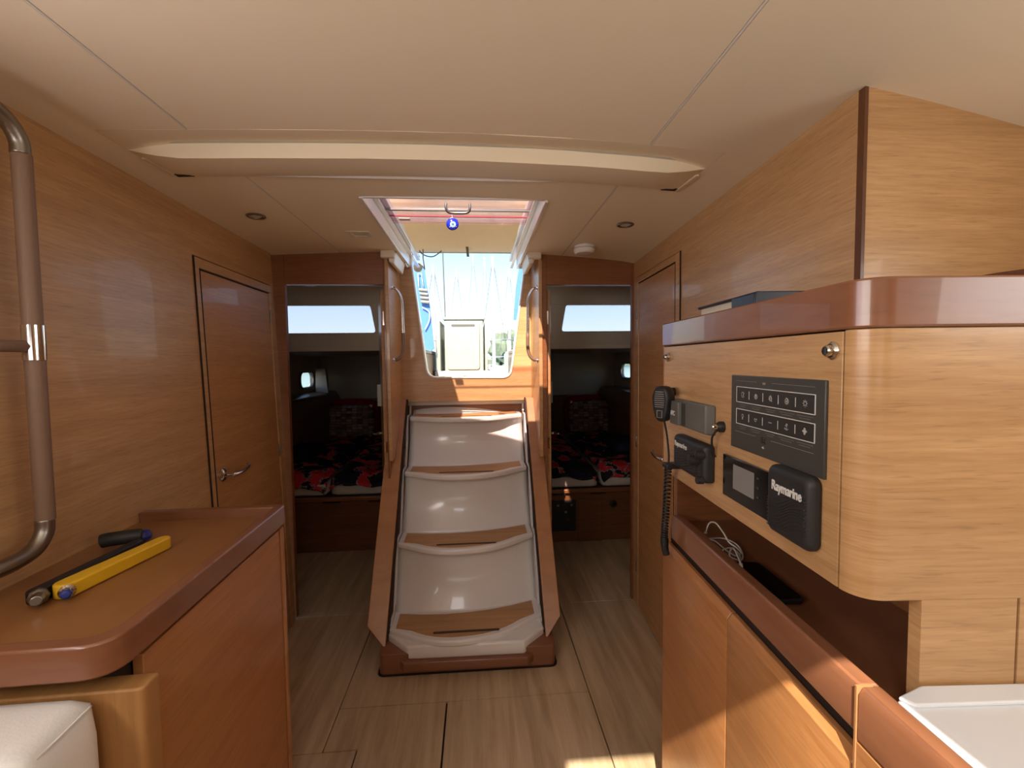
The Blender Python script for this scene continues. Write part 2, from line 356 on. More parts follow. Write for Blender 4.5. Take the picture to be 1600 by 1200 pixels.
# slab between them is filled by the beam: a shallow cove in front, upright face, flat underside, small rear step
bm_ = MB()
xs = [-.909, -.88, -.84, -.78, -.70, -.60, -.3, 0, .3, .40, .50, .56, .62, .65, .674]
sec = []
for x in xs:
    t = min(1, (x+.909)/.16) if x < -.1 else min(1, (.674-x)/.15); t = math.sin(t*math.pi/2)
    z = cz(x); yf = YB+(YC_-YB)*(1-t)*1.6
    sec.append([(x, YA, z), (x, YA+(yf-YA)*.35, z+.002*t), (x, YA+(yf-YA)*.75, z+.009*t), (x, yf, z+.014*t), (x, yf+.0025, z+.013*t), (x, max(YC_, yf+.004), z-.027*t), (x, YD_, z-.025*t), (x, YE-.002, z-.004), (x, YE-.002, z+.05), (x, YA, z+.05)])
n = 10; vs = [p for s0 in sec for p in s0]
fs = [(i*n+k, i*n+(k+1)%n, (i+1)*n+(k+1)%n, (i+1)*n+k) for i in range(len(xs)-1) for k in range(n)]+[tuple(range(n)), tuple(range((len(xs)-1)*n, len(xs)*n))]
bm_.add(vs, fs)
beam = bm_.build('trim_1', M['ceiling'], None, kind='structure', smooth='auto')
for sx_b in (XL, XR):
    for ya_, yb_ in ((-2.4, YA), (YE, D)): MB().box(sx_b-.0019, sx_b+.0019, ya_, yb_, cz(sx_b)-.0006, cz(sx_b)+.004).build('seam_glint', M['white'], ceil)  # white strips paint in the bright edge that the panel seams catch
MB().box(XL, XR, YE-.001, YE+.0028, cz(0)-.012, cz(0)+.004).build('seam_glint', M['white'], beam)  # same painted highlight along the rear edge of the beam
# thin end lips of the beam
for sx, xe in ((-1, -.895), (1, .665)):
    MB().prism([(xe, YB+.05, cz(xe)-.006), (xe+sx*.010, YB+.05, cz(xe)-.006), (xe+sx*.002, YE-.01, cz(xe)-.006), (xe-sx*.008, YE-.01, cz(xe)-.006)], (0, 0, .008)).build('beam_end_lip', M['cream'], beam)
    MB().prism([(xe-sx*.01, YE-.028, cz(xe)-.0055), (xe-sx*.06, YE-.014, cz(xe)-.0055), (xe-sx*.01, YE-.008, cz(xe)-.0055)], (0, 0, .005)).build('beam_end_gap', M['dark'], beam)

# ------------------------------------------------------------ left wall with door
def lx(z): return -.974+.056*(1-z/1.93)
lw = MB(LF)
def lwall(y0, y1, z0, z1, th=.03, off=0): return [(lx(z0)+off, y0, z0), (lx(z0)+off, y1, z0), (lx(z1)+off, y1, z1), (lx(z1)+off, y0, z1)], (-th, 0, 0)
DY0, DY1, DZ = 1.79, 2.37, 1.72       # door leaf; frame slightly larger
FY0, FZ = 1.755, 1.765
for a in ((-2.5, -.75, 0, 2.0), (-.75, .65, 0, 1.38), (-.75, .65, 1.72, 2.0), (.65, FY0-.004, 0, 2.0), (FY0-.004, D, FZ+.004, 2.0), (2.41, D, 0, FZ+.004)): lw.prism(*lwall(*a))
WL = lw.build('wall_left', M['veneer'], kind='structure')
w1 = struct('assumed_window_port', LF.m @ Vector((-1.0, -.05, 1.38)))  # unseen window, added to go with the port fill lamp
MB(LF).box(-1.01, -1.004, -.75, .65, 1.38, 1.72).build('pane', M['cabinpane'], w1)
MB(LF).holed([(-.975,-.79,1.35),(-.975,.69,1.35),(-.975,.69,1.75),(-.975,-.79,1.75)], [(-.975,-.74,1.39),(-.975,.64,1.39),(-.975,.64,1.71),(-.975,-.74,1.71)], (.012,0,0)).build('window_frame', M['cream'], w1, bevel=.003)
d1 = struct('door_1', LF.m @ Vector((-.95, FY0, 0)))
MB(LF).prism(*lwall(FY0, DY0-.006, 0, FZ, .03, .004)).prism(*lwall(DY0-.006, 2.408, DZ+.007, FZ, .03, .004)).prism(*lwall(DY1+.006, 2.408, 0, DZ+.007, .03, .004)).build('door_frame', M['veneer'], d1, bevel=.003)
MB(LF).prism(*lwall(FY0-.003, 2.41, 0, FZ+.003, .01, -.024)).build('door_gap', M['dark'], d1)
dl = MB(LF).prism(*lwall(DY0, DY1, .01, DZ, .028, .002)).build('door_leaf', M['door'], d1, bevel=.002)
def gap_shade(y0, y1, z0_, z1_): MB(LF).prism(*lwall(y0, y1, z0_, z1_, .004, .0047)).build('gap_shade_line', M['dark'], d1)  # dark strips proud of the wall stand in for shade in the door gaps
gap_shade(FY0-.004, FY0+.001, 0, FZ); gap_shade(DY0-.007, DY0-.002, 0, DZ+.004); gap_shade(DY0-.007, DY1, DZ+.001, DZ+.006)
def lever(fr, c, side, mat, parent, along=1, name='door_handle'):
    """rose + bent lever; side = +1 faces +x, -1 faces -x; lever runs along +-y"""
    h = MB(fr).lathe([(.026, 0), (.026, .004), (.020, .009), (.011, .011), (.010, .035), (.010, .045)], c, (side, 0, 0)).build(name, M['chrome'], parent, smooth='auto')
    c = Vector(c); p = [c+Vector((side*.04, 0, 0)), c+Vector((side*.048, along*.03, 0)), c+Vector((side*.052, along*.07, .004)), c+Vector((side*.050, along*.105, .012)), c+Vector((side*.04, along*.12, .016))]
    MB(fr).tube(smooth_path(p), [.010-.004*i/24 for i in range(25)]).build('lever', M['chrome'], h, smooth=True)
    return h
p = LF.at(349, 742, x=-.94); lever(LF, (lx(p.z)+.002, p.y, p.z), 1, None, d1)
for px, py in ((421, 493), (429, 706)):
    p = LF.at(px, py, x=-.95)
    MB(LF).box(lx(p.z), lx(p.z)+.008, 2.372, 2.380, p.z-.03, p.z+.03).build('hinge', M['brushed'], d1, bevel=.002)

# ------------------------------------------------------------ left grab rail
rail = thing('grab_rail', 'long taupe wrapped grab rail with chrome fittings on the left wall', 'grab rail', LF.m @ Vector((-.9, 1.05, .9)))
def RP(px, py, xx): return LF.at(px, py, x=xx)
X0 = -.885
top = RP(32, 240, X0); mid = RP(41, 535, X0); bot = RP(63, 815, X0)
ytop = top.y; ln = lambda z: Vector((X0, ytop, z))
ft = -.95
def vert(z0, z1, n=6): return [Vector((X0, ytop+.002, z0+(z1-z0)*i/n)) for i in range(n+1)]
zt, zm, zb = top.z, mid.z, bot.z
MB(LF).tube(vert(zb, zm-.035), .0165, 16).build('rail_sleeve', M['wrap'], rail, smooth='auto')
MB(LF).tube(vert(zm+.035, zt), .0165, 16).build('rail_sleeve', M['wrap'], rail, smooth='auto')
MB(LF).tube(vert(zm-.036, zm+.036), .0185, 18).build('chrome_sleeve', M['chrome'], rail, smooth='auto')
MB(LF).tube(smooth_path([(X0, ytop, zt-.002), (X0, ytop-.004, zt+.030), (X0-.002, ytop-.035, zt+.062), (X0-.004, ytop-.10, zt+.078), (X0-.02, ytop-.16, zt+.072), (-.975, ytop-.18, zt+.07)]), .0160, 14).build('rail_elbow', M['brushed'], rail, smooth=True)
MB(LF).tube(smooth_path([(X0, ytop, zb+.002), (X0, ytop-.004, zb-.028), (X0-.002, ytop-.03, zb-.055), (X0-.008, ytop-.085, zb-.065), (X0-.035, ytop-.13, zb-.062), (-.965, ytop-.15, zb-.06)]), .0160, 14).build('rail_elbow', M['brushed'], rail, smooth=True)
MB(LF).tube([(X0, ytop, zm-.008), (X0-.03, ytop-.09, zm-.008), (-.975, ytop-.14, zm-.008)], .012, 12).build('rail_crossbar', M['wrap'], rail, smooth=True)

# ------------------------------------------------------------ left cabinet (locker end with fiddled tray)
ZC = .945
def lc(px, py): return LF.at(px, py, z=ZC)
a_ = lc(447, 787); XO = -.545; YN = lc(200, 1006).y; YF = a_.y
cabL = thing('sideboard', 'low wooden sideboard with raised tray rim under the left wall', 'cabinet', LF.m @ Vector((-.75, 1.05, 0)))
R_ = .055
outer = rpoly([(-.944, YN), (XO, YN), (XO, YF), (-.944, YF)], [0, R_, .02, 0], 8)
inner = rpoly([(-.944, YN+.028), (XO-.026, YN+.028), (XO-.026, YF-.026), (-.944, YF-.026)], [0, R_-.012, .006, 0], 8)
fd = MB(LF)
# rim as ring open on the wall side
rim_o = [(x, y, ZC-.056) for x, y in outer]; rim_i = [(x, y, ZC-.056) for x, y in inner]
fd.prism(rim_o[::1]+rim_i[::-1], (0, 0, .056))
fd.build('tray_rim', M['trim'], cabL, bevel=.004)
MB(LF).prism([(x, y, ZC-.046) for x, y in rpoly([(-.944, YN+.02), (XO-.018, YN+.02), (XO-.018, YF-.018), (-.944, YF-.018)], [0, R_-.01, .01, 0], 8)], (0, 0, .018)).build('tray', M['tray'], cabL)
ps = LF.at(225, 1050, x=XO-.012)
YP = ps.y
MB(LF).box(XO-.03, XO-.012, YP, YF-.030, .0, ZC-.070).build('side_panel', M['cab'], cabL, bevel=.0015)
MB(LF).box(XO-.028, XO-.006, YF-.026, YF-.008, 0, ZC-.067).build('corner_post', M['trim_light'], cabL, bevel=.004)
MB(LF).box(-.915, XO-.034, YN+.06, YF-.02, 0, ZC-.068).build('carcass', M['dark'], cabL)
MB(LF).box(-.915, XO-.02, YF-.02, YF-.012, 0, ZC-.068).build('end_panel', M['cab'], cabL)
# seat end in front of it
se = thing('seat_end', 'veneered rounded seat end panel under the sideboard tray', 'seat panel', LF.m @ Vector((-.75, YN+.03, 0)))
sp = rpoly([(-.93, YN+.022), (LF.at(222, 1085, y=YN+.02).x, YN+.022), (LF.at(222, 1085, y=YN+.02).x, YN+.062), (-.93, YN+.062)], [0, .012, .005, 0], 5)
zs = LF.at(120, 1086, y=YN+.02).z
MB(LF).prism([(x, y, .0) for x, y in sp], (0, 0, zs)).build('panel', M['seat'], se, bevel=.012, seg=3)
cu = thing('seat_cushion', 'white leather seat back cushion below the sideboard tray', 'cushion', LF.m @ Vector((-.8, YN-.05, .55)))
xr = LF.at(132, 1120, y=YN-.02).x; zt2 = LF.at(60, 1098, y=YN+.0).z
cm = MB(LF)
def cush(mb, x0, x1, y0, y1, z0, z1, nx=14, ny=8, nz=8, puff=.012, e=.025):
    c = Vector(((x0+x1)/2, (y0+y1)/2, (z0+z1)/2)); hs = Vector(((x1-x0)/2, (y1-y0)/2, (z1-z0)/2))
    bm = bmesh.new(); bmesh.ops.create_cube(bm, size=2); bmesh.ops.subdivide_edges(bm, edges=bm.edges[:], cuts=9, use_grid_fill=True)
    vs = []
    for v in bm.verts:
        q = v.co.copy(); P = Vector((q.x*hs.x, q.y*hs.y, q.z*hs.z))
        core = Vector([max(-h+e, min(h-e, a)) for a, h in zip(P, hs)]); d = P-core
        if d.length > 1e-6: d = d.normalized()*e
        P = core+d
        k = (1-q.x**2)*(1-q.y**2)+(1-q.x**2)*(1-q.z**2)+(1-q.y**2)*(1-q.z**2)
        P += P.normalized()*puff*k*.5
        vs.append(c+P)
    bm.verts.index_update(); mb.add(vs, [tuple(v.index for v in f.verts) for f in bm.faces]); bm.free(); return mb
cush(cm, -.93, xr, YN-.12, YN+.016, .25, zt2).build('cushion_body', M['leather'], cu, smooth=True)
MB(LF).tube(smooth_path([(-.925, YN-.122, zt2-.03), (xr-.03, YN-.122, zt2-.03), (xr-.012, YN-.105, zt2-.02), (xr-.004, YN-.06, zt2-.013), (xr-.006, YN, zt2-.012)]), .0018, 6).build('seam_piping', M['leather'], cu, smooth=True)

# ------------------------------------------------------------ tools on the tray
ZT = ZC-.028
def tp(px, py, z): return LF.at(px, py, z=z)
yh = thing('winch_handle', 'yellow winch handle lying on the sideboard tray', 'winch handle', LF.m @ tp(170, 890, ZT))
def handle(fr, A, B, wd, h, z0, mat, parent, name='arm', drop=0):
    A = Vector((A.x, A.y, 0)); B = Vector((B.x, B.y, 0)); d = (B-A).normalized(); q = Vector((-d.y, d.x, 0)); L_ = (B-A).length
    pts = []
    for k in range(9):
        a = math.pi/2+math.pi*k/8; pts.append(A+(d*math.cos(a)+q*math.sin(a))*wd*1.25)
    for k in range(9):
        a = -math.pi/2+math.pi*k/8; pts.append(B+(d*math.cos(a)+q*math.sin(a))*wd)
    mb = MB(fr).prism([(p.x, p.y, z0) for p in pts], (0, 0, h)); return mb.build(name, mat, parent, bevel=.004, seg=3)
A1, B1 = tp(103, 916, ZT+.02), tp(255, 846, ZT+.02)
handle(LF, A1, B1, .0150, .029, ZT+.001, M['yellow'], yh)
d_ = (B1-A1).normalized()
ax = Vector((.55, -.80, .12)).normalized()
pv = A1+Vector((.012, -.012, 0)); pv.z = ZT+.016
MB(LF).lathe([(.013, -.006), (.0135, .006), (.009, .010), (.009, .022)], pv, ax, 16).build('steel_collar', M['chrome'], yh, smooth='auto')
MB(LF).lathe([(.0095, .018), (.0095, .028), (.006, .031)], pv, ax, 6).build('blue_bit', M['blue'], yh, bevel=.001)
bh = thing('winch_handle', 'black winch handle with dark grip knob lying behind the yellow one', 'winch handle', LF.m @ tp(120, 880, ZT))
A2, B2 = tp(55, 926, ZT+.02), tp(215, 848, ZT+.02)
handle(LF, A2, B2, .0105, .026, ZT+.001, M['black'], bh)
pv = A2+Vector((.014, -.010, 0)); pv.z = ZT+.016
MB(LF).lathe([(.016, -.006), (.016, .004), (.011, .008), (.0105, .028), (.009, .031)], pv, ax, 8).build('steel_bit', M['brushed'], bh, bevel=.001)
gk = tp(187, 846, ZT+.015)
MB(LF).tube(smooth_path([gk+Vector((-.035, -.01, .006)), gk+Vector((-.02, -.005, .008)), gk+Vector((.02, .01, .008)), gk+Vector((.04, .02, .006))]), [.010]+[.017]*17+[.011], 14).build('grip', M['blacksat'], bh, smooth=True)
bk = tp(222, 838, ZT+.012)
MB(LF).lathe([(.006, .0), (.019, .004), (.021, .013), (.016, .024), (.006, .027)], (bk.x, bk.y, ZT+.001), (0, 0, 1), 20).build('blue_knob', M['blue'], bh, smooth='auto')

# ------------------------------------------------------------ aft bulkhead and companionway recess
bulk = MB()
Z_H = 1.783
LX0, LX1, RX0, RX1 = -.991, -.487, .385, .862
bulk.box(-1.12, LX0, D, D+.03, 0, 2.0)
bulk.box(LX0, LX1, D, D+.03, Z_H, 2.0)
bulk.box(RX0, RX1, D, D+.03, Z_H, 2.0)
bulk.box(RX1, .95, D, D+.03, 0, 2.0)
bulk.box(LX1, -.463, D, D+.03, .84, 2.0)
bulk.box(.345, RX0, D, D+.03, .84, 2.0)
bulk.box(-1.79, -1.12, D, D+.03, 0, 2.0); bulk.box(.95, 1.66, D, D+.03, 0, 2.0)
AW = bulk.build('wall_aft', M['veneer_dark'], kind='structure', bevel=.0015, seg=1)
for x0, x1 in ((-.487, -.476), (.372, .385)):     # slim jamb strips running to the floor
    MB().box(x0, x1, D+.002, D+.03, 0, .84).build('jamb_strip', M['trim'], AW)
for nme, xs_ in (('left', (-.4785, -.4585)), ('right', (.3405, .3605))):
    MB().box(xs_[0], xs_[1], D-.006, D2+.02, .84, 2.0).build('trim_2' if nme == 'left' else 'trim_3', M['veneer'], kind='structure', bevel=.003)
z0 = at(700, 627, y=D2).z
O = [at(px, py, y=D2) for px, py in ((640, 402), (664, 573), (683, 591), (783, 591), (801, 575), (823, 402))]
op = rpoly([(p.x, p.z) for p in (O[0], at(667, 591, y=D2), at(799, 591, y=D2), O[5])], [.0, .06, .06, .0], 7)
op3 = [(x, D2, z) for x, z in op]
outerw = [(-.4585, D2, 2.0), (-.4585, D2, z0), (.3405, D2, z0), (.3405, D2, 2.0)]
# wall ring with a notch open at the top
ring = [outerw[0], outerw[1], outerw[2], outerw[3]]+[(op3[-1][0], D2, 2.0)]+op3[::-1]+[(op3[0][0], D2, 2.0)]
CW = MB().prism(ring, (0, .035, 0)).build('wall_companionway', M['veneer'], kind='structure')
# white rim lining the opening and the ceiling hatch
def strip(path, nrm, wd, th, closed=False):
    mb = MB(); n = len(path); vs = []
    for i, p in enumerate(path):
        p = Vector(p); a = Vector(path[i-1]) if i > 0 else p; b = Vector(path[i+1]) if i < n-1 else p
        t = (b-a).normalized(); q = t.cross(Vector(nrm[i] if isinstance(nrm, list) else nrm)).normalized(); N_ = Vector(nrm[i] if isinstance(nrm, list) else nrm).normalized()
        vs += [p, p+q*wd, p+q*wd+N_*th, p+N_*th]
    fs = [(i*4+k, i*4+(k+1)%4, (i+1)*4+(k+1)%4, (i+1)*4+k) for i in range(n-1) for k in range(4)]+[(0,1,2,3), tuple(range((n-1)*4, n*4))]
    return mb.add(vs, fs)
rimm = strip([(x, D2-.006, z) for x, z in op], (0, 1, 0), .009, .07)
hz = lambda x: cz(x)
wn_ = struct('window_2', (-.05, D2, 1.27))
rimm.build('opening_rim', M['white'], wn_, bevel=.002)
# hatch coaming: side walls with slide tracks, front edge
hc = struct('window_3', (-.07, 2.2, 1.96))
lip = MB()
for sx, xe in ((-1, HX0), (1, HX1)):
    z = cz(xe)
    MB().box(min(xe, xe-sx*.012), max(xe, xe-sx*.012), HY0+.002, D2+.02, z-.006, z+.13).build('hatch_side', M['white'], hc, bevel=.002)
    MB().box(min(xe-sx*.030, xe-sx*.0125), max(xe-sx*.030, xe-sx*.0125), HY0+.02, D2+.3, z+.055, z+.062).build('slide_track', M['white'], hc)
    MB().box(min(xe-sx*.036, xe-sx*.0125), max(xe-sx*.036, xe-sx*.0125), HY0+.02, D2+.3, z+.10, z+.13).build('slide_track', M['white'], hc, bevel=.003)
MB().box(HX0+.001, HX1-.001, HY0+.002, HY0+.014, cz(0)-.005, cz(0)+.13).build('hatch_front', M['white'], hc, bevel=.002)
for a, b2 in ((-.4585, HX0-.001), (HX1+.001, .3405)): MB().box(a, b2, D-.001, D2+.03, cz(a)-.002, 2.06).build('recess_ceiling', M['ceiling'], hc)
# curved shoulders where the hatch sides meet the opening
for sx, xe, xo in ((-1, HX0, op[0][0]), (1, HX1, op[-1][0])):
    z1 = op[0][1]
    MB().tube(smooth_path([(xe-sx*-.004, D2-.12, cz(xe)-.002), (xe, D2-.05, cz(xe)-.012), (xo, D2-.004, z1-.012), (xo-sx*.004, D2-.004, z1-.05)]), .006, 8).build('rim_shoulder', M['white'], wn_, smooth=True)
    # cream corner brackets below the ceiling at each side of the hatch
    x0, x1 = (xe+sx*.012, xe+sx*.085)
    bk_ = thing('corner_bracket', 'cream plastic bracket at the upper %s corner of the companionway' % ('left' if sx < 0 else 'right'), 'bracket', ((x0+x1)/2, D-.01, 1.92))
    MB().box(min(x0, x1), max(x0, x1), D-.045, D-.007, 1.915, 1.955).build('block', M['cream'], bk_, bevel=.006)
    MB().prism([(xe+sx*.006, D-.03, 1.95), (xe+sx*.05, D-.03, 1.95), (xe+sx*.045, D-.03, 1.895), (xe+sx*.02, D-.03, 1.885)], (0, .30, 0)).build('guide', M['cream'], bk_, bevel=.006)
# sliding acrylic hatch, slid forward
ah = thing('sliding_hatch', 'clear tinted acrylic sliding hatch in the ceiling opening', 'hatch', (-.07, 1.9, 2.03))
ZA = 2.025
p1 = at(700, 347, z=ZA).y
MB().box(HX0+.004, HX1-.004, HY0-.25, p1, ZA, ZA+.012).build('acrylic_pane', M['acrylic'], ah)
pb = at(700, 327, z=ZA-.004).y
MB().box(HX0+.006, HX1-.006, pb-.004, pb+.008, ZA-.012, ZA-.001).build('steel_edge_bar', M['brushed'], ah, bevel=.002)
pc = at(700, 338, z=ZA-.004).y
MB().box(HX0+.006, HX1-.006, pc-.002, pc+.005, ZA-.007, ZA-.001).build('edge_seal', M['rust'], ah, bevel=.001)
MB().box(HX0+.006, HX1-.006, p1-.006, p1+.006, ZA-.008, ZA+.016).build('rear_edge', M['acrylic'], ah, bevel=.002)
pq = at(633, 344, z=ZA-.008)
MB().box(pq.x-.024, pq.x+.024, pq.y-.03, pq.y+.004, ZA-.010, ZA-.007).build('white_label', M['print'], ah)
h0 = at(697, 322, z=ZA-.01); h1 = at(734, 322, z=ZA-.01); hb = .055
yb = h0.y
MB().tube(smooth_path([(h0.x, yb, ZA), (h0.x, yb, ZA-.020), (h0.x+.012, yb+.006, ZA-.034), ((h0.x+h1.x)/2, yb+.008, ZA-.036), (h1.x-.012, yb+.006, ZA-.034), (h1.x, yb, ZA-.020), (h1.x, yb, ZA)], 5), .0058, 10).build('handle', M['brushed'], ah, smooth=True)
# evil eye charm
ec = at(707, 350, y=yb+.006)
ev = thing('evil_eye_charm', 'round blue glass eye charm hanging from the hatch handle', 'charm', ec)
MB().lathe([(.001, -.005), (.022, -.004), (.026, 0), (.022, .004), (.001, .005)], ec, (0, -1, 0), 28).build('blue_disc', M['evil'], ev, smooth=True)
MB().lathe([(.0125, .003), (.012, .0062), (.001, .0066)], ec+Vector((.002, 0, -.003)), (0, -1, 0), 20).build('white_ring', M['print'], ev, smooth='auto')
MB().lathe([(.0095, .006), (.009, .0074), (.001, .0077)], ec+Vector((.002, 0, -.003)), (0, -1, 0), 20).build('pale_blue_iris', M['lightblue'], ev, smooth='auto')
MB().lathe([(.0035, .007), (.003, .0086), (.0005, .0088)], ec+Vector((.002, 0, -.003)), (0, -1, 0), 12).build('pupil', M['black'], ev, smooth='auto')
MB().tube([ec+Vector((0, 0, .024)), (ec.x-.004, yb+.008, ZA-.030)], .0014, 6).build('cord', M['print'], ev)
# recess grab handles on the cheeks
for sx, xs_, pts in ((-1, -.4585, (612, 448, 622, 563)), (1, .3405, (843, 448, 833, 563))):
    nm = 'left' if sx < 0 else 'right'
    y_ = 2.53 if sx < 0 else 2.50
    zt_ = at(610 if sx < 0 else 842, 450, y=y_).z; zb_ = at(615 if sx < 0 else 842, 563, y=y_).z
    gh = thing('grab_rail', 'curved chrome grab handle with wrapped grip %s of the companionway' % nm, 'grab handle', (xs_, y_, zb_), 'companionway grab handles')
    o_ = -sx*.050
    path = smooth_path([(xs_, y_, zt_), (xs_+o_*.45, y_, zt_-.008), (xs_+o_*.85, y_, zt_-.040), (xs_+o_, y_, zt_-.085), (xs_+o_*1.05, y_, (zt_+zb_)/2), (xs_+o_*1.1, y_, zb_+.085), (xs_+o_*.9, y_, zb_+.03), (xs_+o_*.45, y_, zb_+.006), (xs_, y_, zb_)], 5)
    MB().tube(path, .0085, 12).build('bar', M['chrome'], gh, smooth=True)
    MB().tube(path[22:38], .0098, 12).build('wrapped_grip', M['wrap'], gh, smooth=True)
    for zz in (zt_, zb_): MB().lathe([(.016, 0), (.015, .004), (.009, .006)], (xs_, y_, zz), (-sx, 0, 0), 16).build('foot', M['chrome'], gh, smooth='auto')
es = at(828, 418, y=D2-.004)
sg = thing('exit_sticker', 'small green square safety sticker beside the hatch', 'sticker', es)
MB().box(es.x-.015, es.x+.015, D2-.002, D2, es.z-.016, es.z+.016).build('backing', M['green'], sg)
MB().box(es.x-.011, es.x-.004, D2-.003, D2-.0015, es.z-.010, es.z+.010).box(es.x+.003, es.x+.010, D2-.003, D2-.0015, es.z-.010, es.z+.010).box(es.x-.005, es.x+.004, D2-.003, D2-.0015, es.z-.002, es.z+.002).build('symbol', M['print'], sg)

# ------------------------------------------------------------ stairs
st = thing('companionway_stairs', 'white moulded companionway stairs with wooden side stringers', 'stairs', (-.06, 2.2, 0))
XC = -.066
STP = [(2.085, .149), (2.32, .456), (2.545, .765), (2.755, 1.046)]
SK = lambda x: .085*(x-XC)   # corner depth, top z
WD = [.355, .350, .344, .340]; BU = [.165, .165, .165, .15]; YR = .02
def frontline(hw, inset=0, n=14):
    """plan outline of the tread nose: chamfered ends, bowed front; returns (dx, fraction of bulge)"""
    pts = []
    for i in range(n+1):
        t = -1+2*i/n; b_ = 1-abs(t)**2.4*.52
        pts.append((t*(hw*.74-inset*.4), b_))
    return pts
def nose(k, inset=0):
    y, z = STP[k]; hw = WD[k]; pts = [(XC-hw+inset, y-YR+SK(XC-hw))]
    pts += [(XC+dx, y-(BU[k]*b_)+inset*(.9)+SK(XC+dx)) for dx, b_ in frontline(hw, inset)]
    pts += [(XC+hw-inset, y-YR+SK(XC+hw))]
    return pts
def backy(k, x, z=0):      # bowed riser face
    y = STP[k][0]; t = (x-XC)/WD[k]; return y+.115-.05*(1-t*t)+SK(x)
sh = MB()
for k in range(4):
    y, z = STP[k]; hw = WD[k]
    n_ = nose(k); inn = nose(k, .021)
    back = [(XC+hw*t, backy(k, XC+hw*t)+.02) for t in (1, .66, .33, 0, -.33, -.66, -1)]
    # lip body
    sh.prism([(x, y2, z-.030) for x, y2 in n_+back], (0, 0, .030))
shell = sh.build('tread_lips', M['white'], st, bevel=.009, seg=3)
rs_ = MB()
for k in range(4):
    z = STP[k][1]; hw = WD[k]
    if k < 3: ztop = STP[k+1][1]-.02; hw2 = WD[k+1]; yt = STP[k+1][0]
    else: ztop = z0+.03; hw2 = WD[k]; yt = STP[k][0]+.17
    def fn(u, v, k=k, z=z, ztop=ztop, hw=hw, hw2=hw2, yt=yt):
        h_ = hw+(hw2-hw)*v; t = -1+2*u; x = XC+h_*t
        yb_ = backy(k, XC+hw*t)
        ytp = yt+.02-(.09 if k < 3 else .02)*(1-t*t)
        e = v*v*(3-2*v)
        return (x, yb_+(ytp+SK(x)-yb_)*v+.03*math.sin(math.pi*v), z-.02+(ztop-z+.02)*v)
    rs_.grid(20, 12, fn)
rs_.build('riser_moulding', M['white'], st, smooth=True, solid=.012)
# side cheeks of the moulding
for sx in (-1, 1):
    ck_ = MB(); xk = XC+sx*.352
    prof = [(2.03, .04)]
    for k in range(4):
        y, z = STP[k]; prof += [(y-.02, z-.03), (y-.02, z-.001), (y+.10, z-.001)]
    prof += [(2.88, z0+.02), (2.88, .04)]
    ck_.prism([(xk, a, b2) for a, b2 in prof], (sx*.012, 0, 0)).build('moulding_cheek', M['white'], st, bevel=.002)
for k in range(4):
    y, z = STP[k]; hw = WD[k]
    inn = nose(k, .031)
    back = [(XC+(hw-.03)*t, backy(k, XC+hw*t)-.014) for t in (1, .66, .33, 0, -.33, -.66, -1)]
    tr = MB().prism([(x, y2, z-.004) for x, y2 in inn+back], (0, 0, .0055)).build('tread', M['tread'], st, bevel=.001)
    gy = y-BU[k]+.062
    pts = rrect(.30, .016, .0078)
    MB().prism([(XC+a, gy+b2, z+.0016) for a, b2 in pts], (0, 0, .0012)).build('grip_strip', M['grip'], tr)
# stringers: slanted planks with pointed feet
for sx in (-1, 1):
    xi, xo = XC+sx*.364, XC+sx*.452
    if sx > 0: xo -= .012
    yl, yu = 1.985, 2.73; zl, zu = .085, z0+.02
    pts = [(xi, yl, zl), (xo, yl+.045, zl+.085), (xo, yu, zu), (xi, yu, zu)]
    nrm = Vector((0, (zu-zl), -(yu-yl))).normalized()*.025
    MB().prism(pts, nrm).build('stringer', M['trim_light'], st, bevel=.003)
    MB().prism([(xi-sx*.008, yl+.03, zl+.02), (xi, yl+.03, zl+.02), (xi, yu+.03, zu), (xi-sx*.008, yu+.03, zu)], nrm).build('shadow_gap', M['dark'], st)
# plinth under the stairs
pl = rpoly([(-.457, 1.925), (.341, 1.920), (.341, 2.72), (-.457, 2.72)], [.035, .035, 0, 0], 5)
pe = rpoly([(-.449, 1.932), (.333, 1.927), (.333, 2.72), (-.449, 2.72)], [.03, .03, 0, 0], 5)
MB().prism([(x, y, .001) for x, y in pl], (0, 0, .004)).build('plinth_foot', M['dark'], st)
MB().prism([(x, y, .004) for x, y in pe], (0, 0, .092)).build('plinth', M['trim'], st, bevel=.003)
def skirt(e, z0_, z1_, nm, mat, bv):
    q = [(XC-.372-e, 2.10), (XC-.372-e, 2.04), (XC-.262-e*.6, 1.922-e), (XC+.262+e*.6, 1.912-e), (XC+.368+e, 2.02), (XC+.368+e, 2.10)]
    MB().prism([(x, y, z0_) for x, y in q], (0, 0, z1_-z0_)).build(nm, mat, st, bevel=bv)
skirt(.014, .028, .068, 'front_moulding', M['trim'], .004)
skirt(-.008, .066, .128, 'lower_moulding', M['white'], .010)
# engine box behind the stairs
for x0, x1 in ((-.45, -.43), (.31, .33)): MB().prism([(x0, 2.16, .10), (x0, 2.86, .10), (x0, 2.86, .84), (x0, 2.66, .84)], (x1-x0, 0, 0)).build('side_casing', M['berthwood'], st)
for nm, a, b2, c, d in (('left', -.49, -.47, -.49, -.45), ('right', .37, .39, .33, .39)):
    MB().box(a, b2, D+.035, 5.27, .87, 1.45).box(c, d, D+.6, 5.27, 0, .87).build('wall_cabin_inner_'+nm, M['berthwood'], kind='structure')
MB().box(-.46, .35, 2.88, 2.90, 0, 1.10).build('wall_engine', M['berthwood'], kind='structure')
